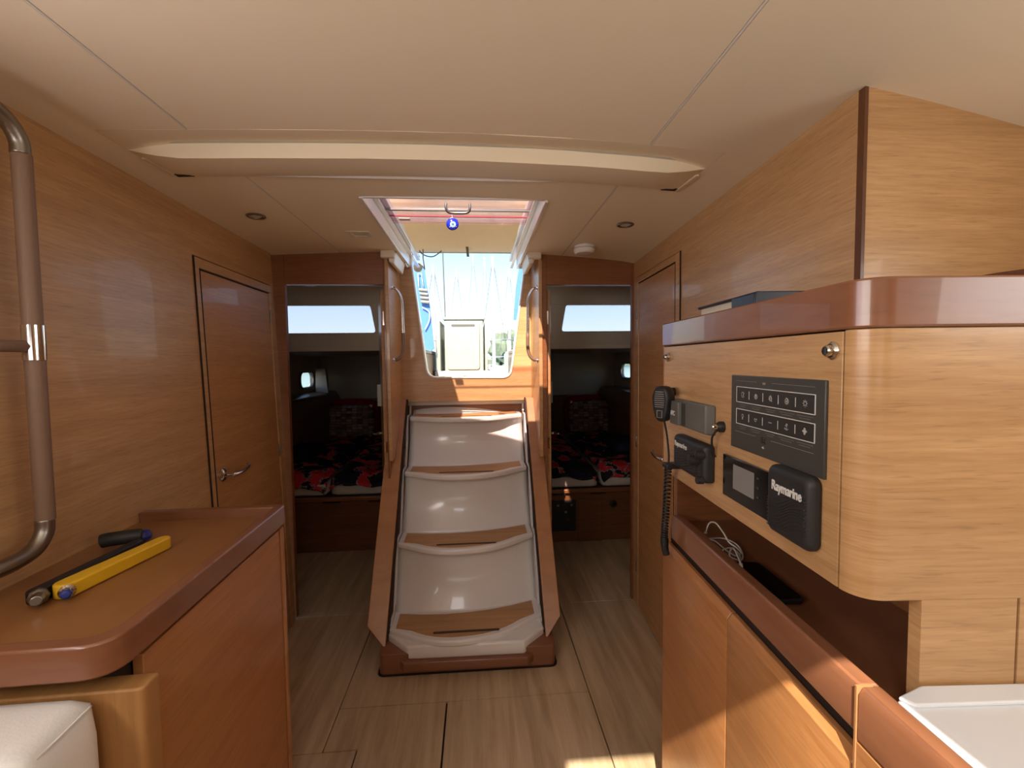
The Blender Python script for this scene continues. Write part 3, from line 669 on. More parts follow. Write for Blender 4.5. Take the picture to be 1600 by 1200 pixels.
# ------------------------------------------------------------ right wall with door, head compartment corner
def rwx(y): return .787+(.872-.787)*(y-.885)/(2.44-.885)
def rw(y0, y1, z0_, z1_, off=0, th=.03): return [(rwx(y0)-off, y0, z0_), (rwx(y1)-off, y1, z0_), (rwx(y1)-off, y1, z1_), (rwx(y0)-off, y0, z1_)], (th, 0, 0)
def ry(px, py):
    d = _f*FPX+_r*(px-800)+_u*(600-py); k = (.872-.787)/(2.44-.885); t = (.787-.885*k)/(d.x-k*d.y); return d.y*t, CH+d.z*t
ya, za = ry(1064, 392); yb2, zb2 = ry(1056, 408); yc, zc = ry(999, 443)
y_f1 = ya; y_l0 = yb2; y_l1 = yc
rwm = MB().prism(*rw(.885, y_f1-.003, 0, 2.0)).prism(*rw(y_f1-.003, D, za+.003, 2.0)).prism(*rw(y_l1+.03, D, 0, za+.003))
rwm.build('wall_right', M['veneer'], kind='structure')
d2_ = struct('door_2', (rwx(2), y_f1, 0))
zl_ = min(zb2, zc)
MB().prism(*rw(y_f1, y_l0-.004, 0, za, .004)).prism(*rw(y_l0-.004, y_l1+.027, zl_+.005, za, .004)).prism(*rw(y_l1+.004, y_l1+.027, 0, zl_+.005, .004)).build('door_frame', M['veneer'], d2_, bevel=.003)
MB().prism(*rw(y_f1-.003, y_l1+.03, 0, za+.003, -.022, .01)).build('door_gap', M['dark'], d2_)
MB().prism(*rw(y_l0, y_l1, .01, zl_, .002, .028)).build('door_leaf', M['door'], d2_, bevel=.002)
for a in ((y_f1-.004, y_f1+.001, 0, za), (y_l0-.006, y_l0-.001, 0, zl_+.004), (y_l0-.006, y_l1, zl_+.001, zl_+.005)): MB().prism(*rw(*a, .0047, .004)).build('gap_shade_line', M['dark'], d2_)  # gap shade drawn as dark raised strips
for px, py in ((997, 490), (996, 690), (996, 885)):
    yy, zz = ry(px, py); MB().box(rwx(yy)-.010, rwx(yy)+.0, yy-.004, yy+.004, zz-.03, zz+.03).build('hinge', M['brushed'], d2_, bevel=.002)
yy, zz = ry(1052, 718); lever(W, (rwx(yy)-.002, yy, zz), -1, None, d2_, 1)
# corner post and the face turning outboard
MB().box(.787, .7945, .870, .886, 1.3, 2.0).build('trim_4', M['darktrim'], kind='structure')
MB().box(.7945, 1.65, .872, .90, 0, 2.05).build('wall_head', M['veneer'], kind='structure')
lw2 = MB()
for a in ((-2.5, -.45, 0, 2.0), (-.45, .48, 0, 1.42), (-.45, .48, 1.68, 2.0), (.48, .87, 0, 2.0)): lw2.box(1.30, 1.33, *a)
lw2.build('wall_galley', M['veneer'], kind='structure')
w4 = struct('assumed_window_starboard', (1.3, .02, 1.42))  # window out of view, set to match the added starboard lamp
MB().box(1.312, 1.318, -.45, .48, 1.42, 1.68).build('pane', M['cabinpane'], w4)
MB().holed([(1.30,-.49,1.38),(1.30,.52,1.38),(1.30,.52,1.72),(1.30,-.49,1.72)], [(1.30,-.44,1.43),(1.30,.47,1.43),(1.30,.47,1.67),(1.30,-.44,1.67)], (-.012,0,0)).build('window_frame', M['cream'], w4, bevel=.003)
MB().box(-1.25, 1.7, -2.53, -2.5, 0, 2.0).build('wall_front', M['veneer'], kind='structure')

# ------------------------------------------------------------ galley cabinet, fiddle rail, worktop
XF = .4536; ZF = .943
ga = thing('galley_cabinet', 'wooden base cabinet with two doors under the instrument console', 'cabinet', RF.m @ Vector((XF+.2, .9, 0)))
yfar = 1.270
YJ = RF.at(1339, 1066, x=XF).y
YD = RF.at(1136, 960, x=XF).y
zdt = .845
def fid(y0, y1, nm, mat, par):
    return MB(RF).prism([(XF, y0, ZF-.064), (XF, y0, ZF-.010), (XF+.006, y0, ZF), (XF+.028, y0, ZF), (XF+.034, y0, ZF-.006), (XF+.034, y0, ZF-.064)], (0, y1-y0, 0)).build(nm, mat, par, bevel=.0025)
fid(YJ+.0015, 1.205, 'fiddle_rail', M['trim'], ga)
MB(RF).box(XF+.035, .72, YJ, yfar, ZF-.056, ZF-.035).build('niche_shelf', M['trim'], ga)
# locker doors with bevelled top
def ldoor(y0, y1, z1, par, mat):
    dd = MB(RF).prism([(XF, y0, .08), (XF, y0, z1-.014), (XF+.010, y0, z1), (XF+.02, y0, z1), (XF+.02, y0, .08)], (0, y1-y0, 0)).build('door', mat, par, bevel=.0012)
    return dd
ldoor(YD+.0015, yfar-.004, zdt, ga, M['cab'])
ldoor(YJ+.006, YD-.0015, zdt, ga, M['diag'])
MB(RF).box(XF+.002, XF+.30, yfar-.004, yfar, .0, .90).build('end_panel', M['trim_light'], ga)
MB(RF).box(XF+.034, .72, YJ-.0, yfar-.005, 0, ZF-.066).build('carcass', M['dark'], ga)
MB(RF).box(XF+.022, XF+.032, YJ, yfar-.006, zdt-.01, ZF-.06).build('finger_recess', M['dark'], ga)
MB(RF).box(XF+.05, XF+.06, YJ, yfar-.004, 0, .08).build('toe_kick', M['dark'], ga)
gb = thing('galley_cabinet', 'nearer wooden galley cabinet with white worktop at lower right', 'cabinet', RF.m @ Vector((XF+.2, 0, 0)))
MB(RF).prism([(XF, YJ-.0015, ZF-.072), (XF, YJ-.0015, ZF-.010), (XF+.006, YJ-.0015, ZF), (XF+.028, YJ-.0015, ZF), (XF+.034, YJ-.0015, ZF-.006), (XF+.034, YJ-.0015, ZF-.072)], (0, -2.2, 0)).build('fiddle_rail', M['trim'], gb, bevel=.0025)
MB(RF).box(XF, XF+.02, -1.6, YJ-.0015, .08, ZF-.075).build('front_panel', M['cab'], gb, bevel=.0012)
MB(RF).box(XF-.0015, XF+.02, YJ-.0015, YJ+.0015, .0, ZF).build('joint_edge', M['trim_light'], gb)
MB(RF).box(XF+.03, 1.25, -1.6, YJ-.002, 0, ZF-.05).build('carcass', M['cab'], gb)
wt = MB(RF).prism([(XF+.034, -1.6, ZF-.05), (XF+.034, .535, ZF-.05), (.535, .553, ZF-.05), (1.0, .553, ZF-.05), (1.25, .553, ZF-.05), (1.25, -1.6, ZF-.05)], (0, 0, .045))
wt.build('worktop', M['corian'], gb, bevel=.004)
MB(RF).prism([(.500, .520, ZF-.006), (1.2, .527, ZF-.006), (1.2, .553, ZF-.006), (.535, .553, ZF-.006), (XF+.036, .535, ZF-.006)], (0, 0, .006)).build('worktop_upstand', M['corian'], gb, bevel=.004, seg=3)

# ------------------------------------------------------------ instrument console
YC = .556; RC = .035; ZB, ZTR0, ZTR1 = 1.054, 1.407, 1.470
co = thing('instrument_console', 'wooden instrument console with rounded corner above the galley cabinet', 'console', RF.m @ Vector((.6, .9, ZB)))
def cornerpts(o=0, n=8):
    return [(XF-o+(RC+o)*(1-math.cos(math.pi/2*k/n)), YC-o+(RC+o)*(1-math.sin(math.pi/2*k/n))) for k in range(n+1)]
YR0 = YC+RC
MB(RF).box(XF, XF+.018, YR0+.003, yfar-.006, ZB, ZTR0-.0025).build('front_panel', M['veneer'], co, bevel=.001)
MB(RF).box(XF+.012, XF+.016, YR0-.004, yfar-.003, ZB+.002, ZTR0).build('panel_gap', M['dark'], co)
XN = RF.at(1440, 950, y=YC).x
cp = cornerpts()
MB(RF).prism([(x, y, ZB) for x, y in cp]+[(1.0, YC, ZB), (1.0, YC+.018, ZB), (XF+RC, YC+.018, ZB), (XF+.018, YR0, ZB)], (0, 0, ZTR0-ZB-.001)).build('corner_panel', M['veneer'], co, bevel=.001)
XJ = RF.at(1590, 980, y=YC).x
MB(RF).box(XN, XJ-.002, YC, YC+.018, ZF-.03, ZB+.0005).build('lower_panel', M['veneer'], co)
MB(RF).box(XJ+.002, 1.0, YC, YC+.018, ZF-.03, ZB+.0005).build('lower_panel', M['veneer'], co)
MB(RF).box(XJ-.002, XJ+.002, YC+.004, YC+.018, ZF-.03, ZB).build('panel_gap', M['dark'], co)
tr_ = cornerpts(.004)
MB(RF).prism([(x, y, ZTR0) for x, y in tr_]+[(1.1, YC-.004, ZTR0), (1.1, YC+.03, ZTR0), (XF+RC+.02, YC+.03, ZTR0), (XF+.03, YR0+.03, ZTR0), (XF+.03, yfar, ZTR0), (XF-.004, yfar, ZTR0)], (0, 0, ZTR1-ZTR0)).build('top_trim', M['trim'], co, bevel=.003)
MB(RF).box(XF+.0, XF+.02, yfar-.004, yfar-.0, ZB, ZTR0).build('end_strip', M['trim_light'], co)
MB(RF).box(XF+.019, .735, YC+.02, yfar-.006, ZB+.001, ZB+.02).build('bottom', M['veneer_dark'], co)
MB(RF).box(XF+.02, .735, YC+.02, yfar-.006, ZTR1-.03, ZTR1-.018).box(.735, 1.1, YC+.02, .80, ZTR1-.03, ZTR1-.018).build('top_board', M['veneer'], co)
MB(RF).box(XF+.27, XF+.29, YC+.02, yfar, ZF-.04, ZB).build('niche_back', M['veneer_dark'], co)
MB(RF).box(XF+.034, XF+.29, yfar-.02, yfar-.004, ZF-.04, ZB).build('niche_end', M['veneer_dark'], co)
def lock(px, py):
    p = RF.at(px, py, x=XF)
    k = MB(RF).lathe([(.0125, 0), (.0125, .003), (.0095, .006)], (XF, p.y, p.z), (-1, 0, 0), 24).build('lock', M['chrome'], co, smooth='auto')
    MB(RF).lathe([(.0080, .005), (.0078, .011), (.006, .013)], (XF, p.y, p.z), (-1, 0, 0), 20).build('lock_barrel', M['chrome'], k, smooth='auto')
    MB(RF).box(XF-.0145, XF-.012, p.y-.001, p.y+.001, p.z-.005, p.z+.005).build('key_slot', M['black'], k)
lock(1045, 558); lock(1303, 548)
TX = RF.m @ Vector((0, -1, 0))
# switch panel
q1, q2 = RF.at(1143, 585, x=XF-.005), RF.at(1287, 740, x=XF-.005); PT, PB = 1.338, 1.197; PY1, PY0 = q1.y, q2.y
sw = thing('switch_panel', 'charcoal electrical switch panel with two outlined rows of icons', 'panel', RF.m @ Vector((XF, (PY0+PY1)/2, PB)))
MB(RF).box(XF-.005, XF, PY0, PY1, PB, PT).build('plate', M['darkgrey'], sw, bevel=.0015)
PW = PY1-PY0; PH = PT-PB; xs0 = XF-.0052
def sp_(u, v): return (PY1-u*PW, PT-v*PH)          # u right, v down
def bar(mb, u0, v0, u1, v1, th=.0008, wd=.0008):
    y0, z0_ = sp_(u0, v0); y1, z1_ = sp_(u1, v1)
    if abs(v1-v0) < 1e-5: mb.box(xs0-th, xs0+.0003, min(y0,y1), max(y0,y1), z0_-wd/2, z0_+wd/2)
    else: mb.box(xs0-th, xs0+.0003, y0-wd/2, y0+wd/2, min(z0_,z1_), max(z0_,z1_))
def icon(kind, u, v):
    y, z = sp_(u, v); mb = MB(RF); s = .0050
    def seg(a, b): mb.tube([(xs0, y-a[0]*s, z+a[1]*s), (xs0, y-b[0]*s, z+b[1]*s)], .0005, 5)
    def ring(r, cx=0, cy=0, n=12, a0=0, a1=360):
        pp = [(cx+r*math.cos(math.radians(a0+(a1-a0)*i/n)), cy+r*math.sin(math.radians(a0+(a1-a0)*i/n))) for i in range(n+1)]
        for a, b in zip(pp, pp[1:]): seg(a, b)
    if kind == 'boat': ring(1, 0, 0, 10, 20, 340); seg((-.3,-.6),(.5,.6)); seg((.5,.6),(.5,-.6))
    elif kind == 'lock': ring(.85, 0, -.1); seg((-.4,-.5),(.4,-.5)); seg((.4,-.5),(.4,.1)); seg((.4,.1),(-.4,.1)); seg((-.4,.1),(-.4,-.5)); ring(.3, 0, .5)
    elif kind == 'dial': ring(.8); ring(.4); seg((.5,-.6),(.9,-1)); seg((0,.8),(0,1.1))
    elif kind == 'pump': ring(.9, 0, -.2); seg((-.6,-.2),(.6,.3)); seg((-.3,.6),(-.3,1)); seg((.3,.6),(.5,1)); ring(.35, .1, -.4)
    elif kind == 'sun': 
        ring(.62)
        for a in range(0, 360, 45): seg((.85*math.cos(math.radians(a)), .85*math.sin(math.radians(a))), (1.15*math.cos(math.radians(a)), 1.15*math.sin(math.radians(a))))
    elif kind == 'bulb': ring(.6, 0, .4); seg((-.25,-.2),(-.2,-.8)); seg((.25,-.2),(.2,-.8)); seg((-.2,-.8),(.2,-.8))
    elif kind == 'tap': ring(.6, 0, 0, 8, 180, 360); seg((-.9,.3),(.9,.3)); seg((-.6,.3),(-.6,0)); seg((.6,.3),(.6,0))
    elif kind == 'wave': seg((-1,0),(-.5,.35)); seg((-.5,.35),(0,0)); seg((0,0),(.5,.35)); seg((.5,.35),(1,0))
    elif kind == 'anchor': ring(.35, .2, .7); seg((.2,.3),(.2,-.8)); ring(.8, .2, -.1, 8, 200, 340); seg((-.6,.2),(-.2,.5)); seg((-.6,-.3),(-.9,-.8))
    else: 
        seg((0,-1.1),(0,1.1)); seg((-1,0),(1,0)); ring(.35, 0, .6); ring(.35, 0, -.6); ring(.3, .6, 0); ring(.3, -.6, 0)
    mb.build('icon_'+kind if False else 'icon', M['print'], sw)
lines = MB(RF)
bar(lines, .07, .075, .34, .075, wd=.0004); bar(lines, .52, .075, .92, .075, wd=.0004)
bar(lines, .07, .765, .34, .765, wd=.0004); bar(lines, .52, .765, .92, .765, wd=.0004)
lines.build('rule_lines', M['printgrey'], sw, kind='stuff')
for a in range(3): pass
text('12V', .0055, RF.m @ Vector((xs0-.0002, sp_(.43, .10)[0], sp_(.43, .10)[1])), TX, (0,0,1), M['printgrey'], sw, align='CENTER')
U0, U1 = .085, .925
for (v0, v1), kinds in (((.155, .36), ('boat','lock','dial','pump','sun')), ((.455, .655), ('bulb','tap','wave','anchor','fan'))):
    y0, zt_ = sp_(U0, v0); y1, zb_ = sp_(U1, v1)
    MB(RF).box(xs0-.0003, xs0+.0003, y1, y0, zb_, zt_).build('row_inset', M['rowgrey'], sw)
    bb = MB(RF); bar(bb, U0, v0, U1, v0, wd=.0011); bar(bb, U0, v1, U1, v1, wd=.0011); bar(bb, U0, v0, U0, v1, wd=.0011); bar(bb, U1, v0, U1, v1, wd=.0011)
    bb.build('row_outline', M['print'], sw)
    cap = MB(RF)
    for i, kd in enumerate(kinds):
        u = U0+(i+.5)*(U1-U0)/5
        icon(kd, u, (v0+v1)/2)
        if i:
            dv = MB(RF); bar(dv, U0+i*(U1-U0)/5, v0+.05, U0+i*(U1-U0)/5, v1-.05, wd=.0008); dv.build('row_divider', M['print'], sw)
        wv = (.045, .06, .05, .075, .07)[i]
        bar(cap, u-wv, v1+.035, u+wv, v1+.035, th=.0003, wd=.0011); bar(cap, u-wv*.7, v1+.06, u+wv*.7, v1+.06, th=.0003, wd=.0011)
    cap.build('caption_lines', M['grey'], sw, kind='stuff')
yq, zq = sp_(.43, .79)
MB(RF).box(xs0-.0004, xs0+.0004, yq-.006, yq+.006, zq-.006, zq+.006).build('usb_socket', M['black'], sw)
MB(RF).box(xs0-.0012, xs0, yq-.0055, yq-.0005, zq-.001, zq+.001).box(xs0-.0012, xs0, yq-.0055, yq-.0005, zq-.0052, zq-.0038).box(xs0-.0012, xs0, yq-.0055, yq-.0005, zq+.0036, zq+.0050).build('usb_contacts', M['chrome'], sw)
um = MB(RF)
for a, b in (((-1.6,0),(1.6,0)), ((-.8,0),(0,.8)), ((0,.8),(.6,.8)), ((-.3,0),(.4,-.8))): um.tube([(xs0-.0003, yq-a[0]*.0024, zq-.0125+a[1]*.0024), (xs0-.0003, yq-b[0]*.0024, zq-.0125+b[1]*.0024)], .0004, 5)
um.build('usb_mark', M['print'], sw)
# grey remote box with bracket
XG = XF-.022
g1, g2 = RF.at(1060, 634, x=XG), RF.at(1101, 683, x=XG); 
gy1 = RF.at(1055, 640, x=XF-.02).y; gy0 = g2.y
gz1 = RF.at(1101, 634, x=XG).z; gz0 = RF.at(1101, 681, x=XG).z
gr = thing('alarm_unit', 'light grey box with white letters below the left lock', 'alarm box', RF.m @ Vector((XF, (gy0+gy1)/2, gz0)))
MB(RF).prism([(XF, gy0-.006, gz0), (XG, gy0, gz0+.002), (XG, gy1+.002, gz0+.002), (XF, gy1+.01, gz0)], (0, 0, gz1-gz0)).build('housing', M['grey'], gr, bevel=.004, seg=3)
gm = (gy1*.72+gy0*.28)
MB(RF).box(XG-.010, XG, gm, gy1+.006, gz0+.004, gz1-.004).build('front_cover', M['grey'], gr, bevel=.002)
MB(RF).box(XG-.001, XG+.001, gm-.020, gm, gz0+.006, gz1-.006).build('display', M['darkgrey'], gr)
text('APC', .016, RF.m @ Vector((XG-.0102, gy1-.001, (gz0+gz1)/2-.006)), TX, (0,0,1), M['print'], gr, bold=.0004, sx=.9)
# covered radio
XRd = XF-.026
ry1 = RF.at(1052, 690, x=XRd).y; ry0 = RF.at(1098, 760, x=XRd).y; rz1 = RF.at(1090, 693, x=XRd).z; rz0 = RF.at(1098, 757, x=XRd).z
rd = thing('marine_radio', 'black fixed radio with small white lettering and knobs', 'radio', RF.m @ Vector((XF, (ry0+ry1)/2, rz0)))
def bulged(fr, y0, y1, z0_, z1_, xf, depth, mat, par, name, r=.010, ins=.006, bev=.004):
    o1 = rrect(y1-y0, z1_-z0_, r); o2 = rrect(y1-y0-2*ins, z1_-z0_-2*ins, max(.002, r-ins*.3)); cy, cz_ = (y0+y1)/2, (z0_+z1_)/2
    n = len(o1); vs = [(xf, cy+a, cz_+b) for a, b in o1]+[(xf-depth*.7, cy+a, cz_+b) for a, b in o1]+[(xf-depth, cy+a, cz_+b) for a, b in o2]
    fs = [tuple(range(n)), tuple(range(2*n, 3*n))[::-1]]+[(j*n+i, j*n+(i+1)%n, (j+1)*n+(i+1)%n, (j+1)*n+i) for j in (0, 1) for i in range(n)]
    return MB(fr).add(vs, fs).build(name, mat, par, bevel=bev, seg=2)
bulged(RF, ry0-.002, ry1+.002, rz0, rz1, XF, .026, M['blacksat'], rd, 'sun_cover')
def waves(y0, y1, z0_, z1_, x, n, par, amp, phase=0, only=None, mat=None):
    mb = MB(RF)
    for i in range(n):
        z = z0_+(z1_-z0_)*(i+.5)/n; pts = []
        for k in range(17):
            u = k/16; pts.append((x, y1+(y0-y1)*u, z+amp*math.tanh((u-.52)*5)+amp*.12*math.sin(i+u*6)))
        pts = [p for p in pts if z0_ <= p[2] <= z1_ and (only is None or only((y1-p[1])/(y1-y0), p[2]))]
        if len(pts) > 2: mb.tube(pts, .0011, 6)
    mb.build('wave_ribs', mat or M['black'], par, smooth=True)
waves(ry0+.028, ry1-.006, rz0+.006, rz1-.020, XRd, 10, rd, .009)
text('Raymarine', .0175, RF.m @ Vector((XRd-.0003, ry1-.010, rz1-.027)), TX, (0,0,1), M['print'], rd, bold=.0003, sx=1.0)
for px, py, r, h in ((1081, 719, .0115, .022), (1111, 718, .009, .016), (1090, 752, .008, .014)):
    p = RF.at(px, py, x=XRd-.012 if py != 718 else XRd)
    MB(RF).lathe([(r*1.08, 0), (r*1.05, h*.5), (r, h), (r*.8, h+.001)], (XRd+.003, min(ry1, max(ry0+.006, p.y)), p.z), (-1, 0, 0), 20).build('knob', M['blacksat'], rd, smooth='auto')
# jack plug with lead at right of grey box
jk = RF.at(1124, 667, x=XF-.008)
jp = thing('socket', 'black round socket with chrome tip between grey box and switch panel', 'socket', RF.m @ Vector((XF, jk.y, jk.z)))
MB(RF).lathe([(.0115, 0), (.0115, .008), (.009, .012)], (XF, jk.y, jk.z), (-1, 0, 0), 20).build('collar', M['black'], jp, smooth='auto')
MB(RF).lathe([(.0055, .010), (.0055, .022), (.004, .024)], (XF, jk.y, jk.z), (-1, 0, 0), 14).build('tip', M['chrome'], jp, smooth='auto')
e_ = RF.at(1113, 700, x=XF-.012)
MB(RF).tube(smooth_path([(XF-.014, jk.y, jk.z-.008), (XF-.018, (jk.y+e_.y)/2, (jk.z+e_.z)/2), (XF-.012, e_.y, e_.z), (XF-.004, e_.y+.004, e_.z-.02)]), .0022, 8).build('lead', M['black'], jp, smooth=True)
# gloss display
my1, my0 = RF.at(1131, 708, x=XF-.006).y, RF.at(1215, 760, x=XF-.006).y; mz1 = 1.176; mz0 = 1.092
mo = thing('battery_monitor', 'gloss black monitor with blank grey screen below the switch panel', 'monitor', RF.m @ Vector((XF, (my0+my1)/2, mz0)))
MB(RF).box(XF-.008, XF, my0, my1, mz0, mz1).build('bezel', M['gloss'], mo, bevel=.0015)
sy1, sy0 = RF.at(1146, 728, x=XF-.008).y, RF.at(1178, 780, x=XF-.008).y
MB(RF).box(XF-.0086, XF-.007, sy0, sy1, mz0+.024, mz1-.012).build('screen', M['screen'], mo)
for i in range(3): MB(RF).box(XF-.0090, XF-.0078, sy0-.016, sy0-.009, mz0+.030+i*.017, mz0+.033+i*.017).build('button', M['darkgrey'], mo)
# big covered plotter
XP = XF-.022
py1 = RF.at(1197, 760, x=XP).y; py0 = RF.at(1286, 800, x=XF).y
pz1 = RF.at(1262, 750, x=XP).z; pz0 = RF.at(1262, 866, x=XP).z
cpz = thing('chartplotter', 'large black rubber covered instrument with big white lettering and wave ribs', 'instrument', RF.m @ Vector((XF, (py0+py1)/2, pz0)))
bulged(RF, py0, py1+.003, pz0-.002, pz1+.002, XF, .022, M['blacksat'], cpz, 'sun_cover', r=.014, ins=.007, bev=.006)
waves(py0+.006, py1-.004, pz0+.008, pz1-.010, XP+.0002, 17, cpz, .013, only=lambda u, z: z < pz1-.052+.036*max(0, (u-.62)/.38)*1.2)
text('Raymarine', .0215, RF.m @ Vector((XP-.0005, py1-.016, pz1-.036)), TX, (0,0,1), M['print'], cpz, bold=.0005, sx=.80)
# VHF handset on its hook with coiled cord
mc = RF.at(1036, 630, x=XF-.045)
vh = thing('radio_handset', 'black handheld radio microphone hanging at the console far edge', 'microphone', RF.m @ mc)
body = []
prof = [(.0, .045), (.014, .043), (.022, .034), (.026, .018), (.025, 0), (.022, -.02), (.017, -.038), (.010, -.046), (.0, -.048)]
ol = [(a, b) for a, b in prof]+[(-a, b) for a, b in prof[-2:0:-1]]
dirn = Vector((-.78, -.62, 0)).normalized(); sd = Vector((-dirn.y, dirn.x, 0))
def hp(a, b, d): return mc+sd*a+Vector((0, 0, b))+dirn*d
mb = MB(RF); n = len(ol)
vs = [hp(a*.85, b*.92, -.020) for a, b in ol]+[hp(a, b, -.010) for a, b in ol]+[hp(a, b, .008) for a, b in ol]+[hp(a*.82, b*.86, .016) for a, b in ol]
mb.add(vs, [tuple(range(n)), tuple(range(3*n, 4*n))]+[(j*n+i, j*n+(i+1)%n, (j+1)*n+(i+1)%n, (j+1)*n+i) for j in range(3) for i in range(n)])
mb.build('handset_body', M['black'], vh, bevel=.003, seg=2)
gl_ = MB(RF)
for i in range(8):
    z = .030-i*.0055; gl_.tube([hp(-.014+.003*abs(i-4)*.2, z, .0168), hp(.014-.003*abs(i-4)*.2, z, .0168)], .0014, 6)
gl_.build('speaker_grille', M['screen'], vh)
MB(RF).tube([hp(-.007, -.018, .0165), hp(-.007, -.036, .0165), hp(.007, -.036, .0165), hp(.007, -.018, .0165), hp(-.007, -.018, .0165)], .0010, 6).build('button_outline', M['printgrey'], vh)
hk = RF.at(1048, 612, x=XF-.01)
MB(RF).lathe([(.011, 0), (.011, .010), (.007, .014)], (XF, hk.y, hk.z), (-1, 0, 0), 16).build('hook', M['black'], vh, smooth='auto')
MB(RF).tube([(XF-.01, hk.y, hk.z), hp(0, .02, -.018)], .005, 8).build('hook_arm', M['chrome'], vh)
cd = thing('coiled_cord', 'black coiled cord hanging from the handset past the radio', 'cord', RF.m @ (mc+Vector((0, 0, -.2))))
P_ = [hp(.002, -.044, -.002), RF.at(1042, 680, x=XF-.034), RF.at(1045, 712, x=XF-.030), RF.at(1044, 730, x=XF-.032), RF.at(1041, 790, x=XF-.028), RF.at(1038, 840, x=XF-.026), RF.at(1039, 858, x=XF-.022)]
MB(RF).tube(smooth_path(P_[:4]), .0026, 8).build('lead', M['black'], cd, smooth=True)
cp_ = smooth_path(P_[3:], 40); coil = []
turns = 34
for i, p in enumerate(cp_):
    pass
L_ = len(cp_); n = turns*10
for i in range(n+1):
    s = i/n*(L_-1); a = int(min(L_-2, s)); p = cp_[a].lerp(cp_[a+1], s-a); ang = 2*math.pi*i/10
    coil.append(p+Vector((math.cos(ang)*.0075, math.sin(ang)*.0075, 0)))
MB(RF).tube(coil, .0028, 6).build('coil', M['black'], cd, smooth=True)
e2 = P_[-1]
MB(RF).tube(smooth_path([e2+Vector((0,0,.03)), e2+Vector((0,0,.012)), e2, e2+Vector((.004, 0, -.014))]), .0095, 12).build('end_plug', M['blacksat'], cd, smooth=True)
MB(RF).box(P_[3].x-.012, P_[3].x+.030, P_[3].y-.02, P_[3].y+.012, P_[3].z-.001, P_[3].z+.012).build('cord_clip', M['black'], cd, bevel=.003)
# white charging cable and dark phone in the niche
ZN = ZF-.035
wc = thing('charging_cable', 'tangled white charging cable on the shelf behind the fiddle rail', 'cable', RF.m @ Vector((XF+.08, .98, ZN)))
nc = lambda px, py, xx: RF.at(px, py, x=XF+xx)
pts = [nc(1103, 832, .075), nc(1108, 818, .08), nc(1118, 817, .085), nc(1130, 832, .09), nc(1139, 847, .09), nc(1150, 855, .10), nc(1158, 868, .10), nc(1150, 876, .08), nc(1135, 860, .07), nc(1118, 846, .065), nc(1106, 842, .06),
       nc(1130, 846, .10), nc(1150, 850, .11), nc(1160, 864, .10), nc(1158, 878, .08), nc(1140, 870, .06), nc(1128, 862, .06), nc(1142, 858, .09), nc(1156, 872, .09), nc(1154, 884, .06), nc(1140, 868, .05), nc(1146, 856, .08), nc(1157, 880, .05)]
pts = [Vector((p.x, p.y, max(p.z, ZN+.003))) for p in pts]
MB(RF).tube(smooth_path(pts, 7), .0019, 8).build('wire', M['cable'], wc, smooth=True)
MB(RF).tube([pts[0], pts[0]+Vector((-.004, .004, -.016))], .0042, 8).build('plug', M['cable'], wc, smooth='auto')
MB(RF).tube([pts[-1], pts[-1]+Vector((0, -.003, -.008))], .0042, 8).build('plug', M['cable'], wc, smooth='auto')
ph = thing('phone', 'dark phone lying on the shelf beside the white cable', 'phone', RF.m @ Vector((XF+.08, .80, ZN)))
p = RF.at(1190, 905, z=ZN+.01)
MB(RF).prism([(p.x+a, p.y+b, ZN+.0005) for a, b in rrect(.075, .16, .012)], (0, 0, .010)).build('case', M['black'], ph, bevel=.002)
MB(RF).prism([(p.x+a, p.y+b, ZN+.0104) for a, b in rrect(.068, .152, .010)], (0, 0, .0006)).build('glass', M['gloss'], ph)
# things on top of the console
ZTOP = ZTR1-.018
bk1 = RF.at(1093, 489, x=XF+.04)
bo = thing('book', 'navy covered logbook lying on top of the console', 'book', RF.m @ Vector((XF+.15, 1.1, ZTOP)))
zb_t = RF.at(1140, 469, x=XF+.05).z
zb_t = max(zb_t, ZTR1+.02)
yb1, yb0 = bk1.y-.0, RF.at(1190, 468, x=XF+.05).y
MB(RF).box(XF+.045, XF+.20, yb0, yb1, ZTOP, zb_t-.006).build('pages', M['paper'], bo)
MB(RF).box(XF+.036, XF+.205, yb0-.004, yb1+.004, zb_t-.006, zb_t).build('cover', M['booknavy'], bo, bevel=.003)
MB(RF).box(XF+.036, XF+.205, yb0-.006, yb0, ZTOP, zb_t).build('spine', M['booknavy'], bo, bevel=.002)
MB(RF).box(XF+.036, XF+.044, yb0, yb0+.09, ZTOP, zb_t-.002).build('elastic_flap', M['booknavy'], bo, bevel=.002)
MB(RF).box(XF+.036, XF+.205, yb0-.004, yb1+.004, ZTOP, ZTOP+.003).build('back_cover', M['booknavy'], bo)
bt = RF.at(1585, 428, y=YC+.12)
br = thing('wicker_basket', 'brown woven basket rim just showing above console shelf at right', 'basket', RF.m @ Vector((bt.x+.1, YC+.12, ZTOP)))
MB(RF).lathe([(.09, 0), (.115, .035), (.12, .045), (.11, .045), (.085, .006)], (bt.x+.10, YC+.15, ZTOP), (0, 0, 1), 28).build('bowl', M['brownthing'], br, smooth='auto')

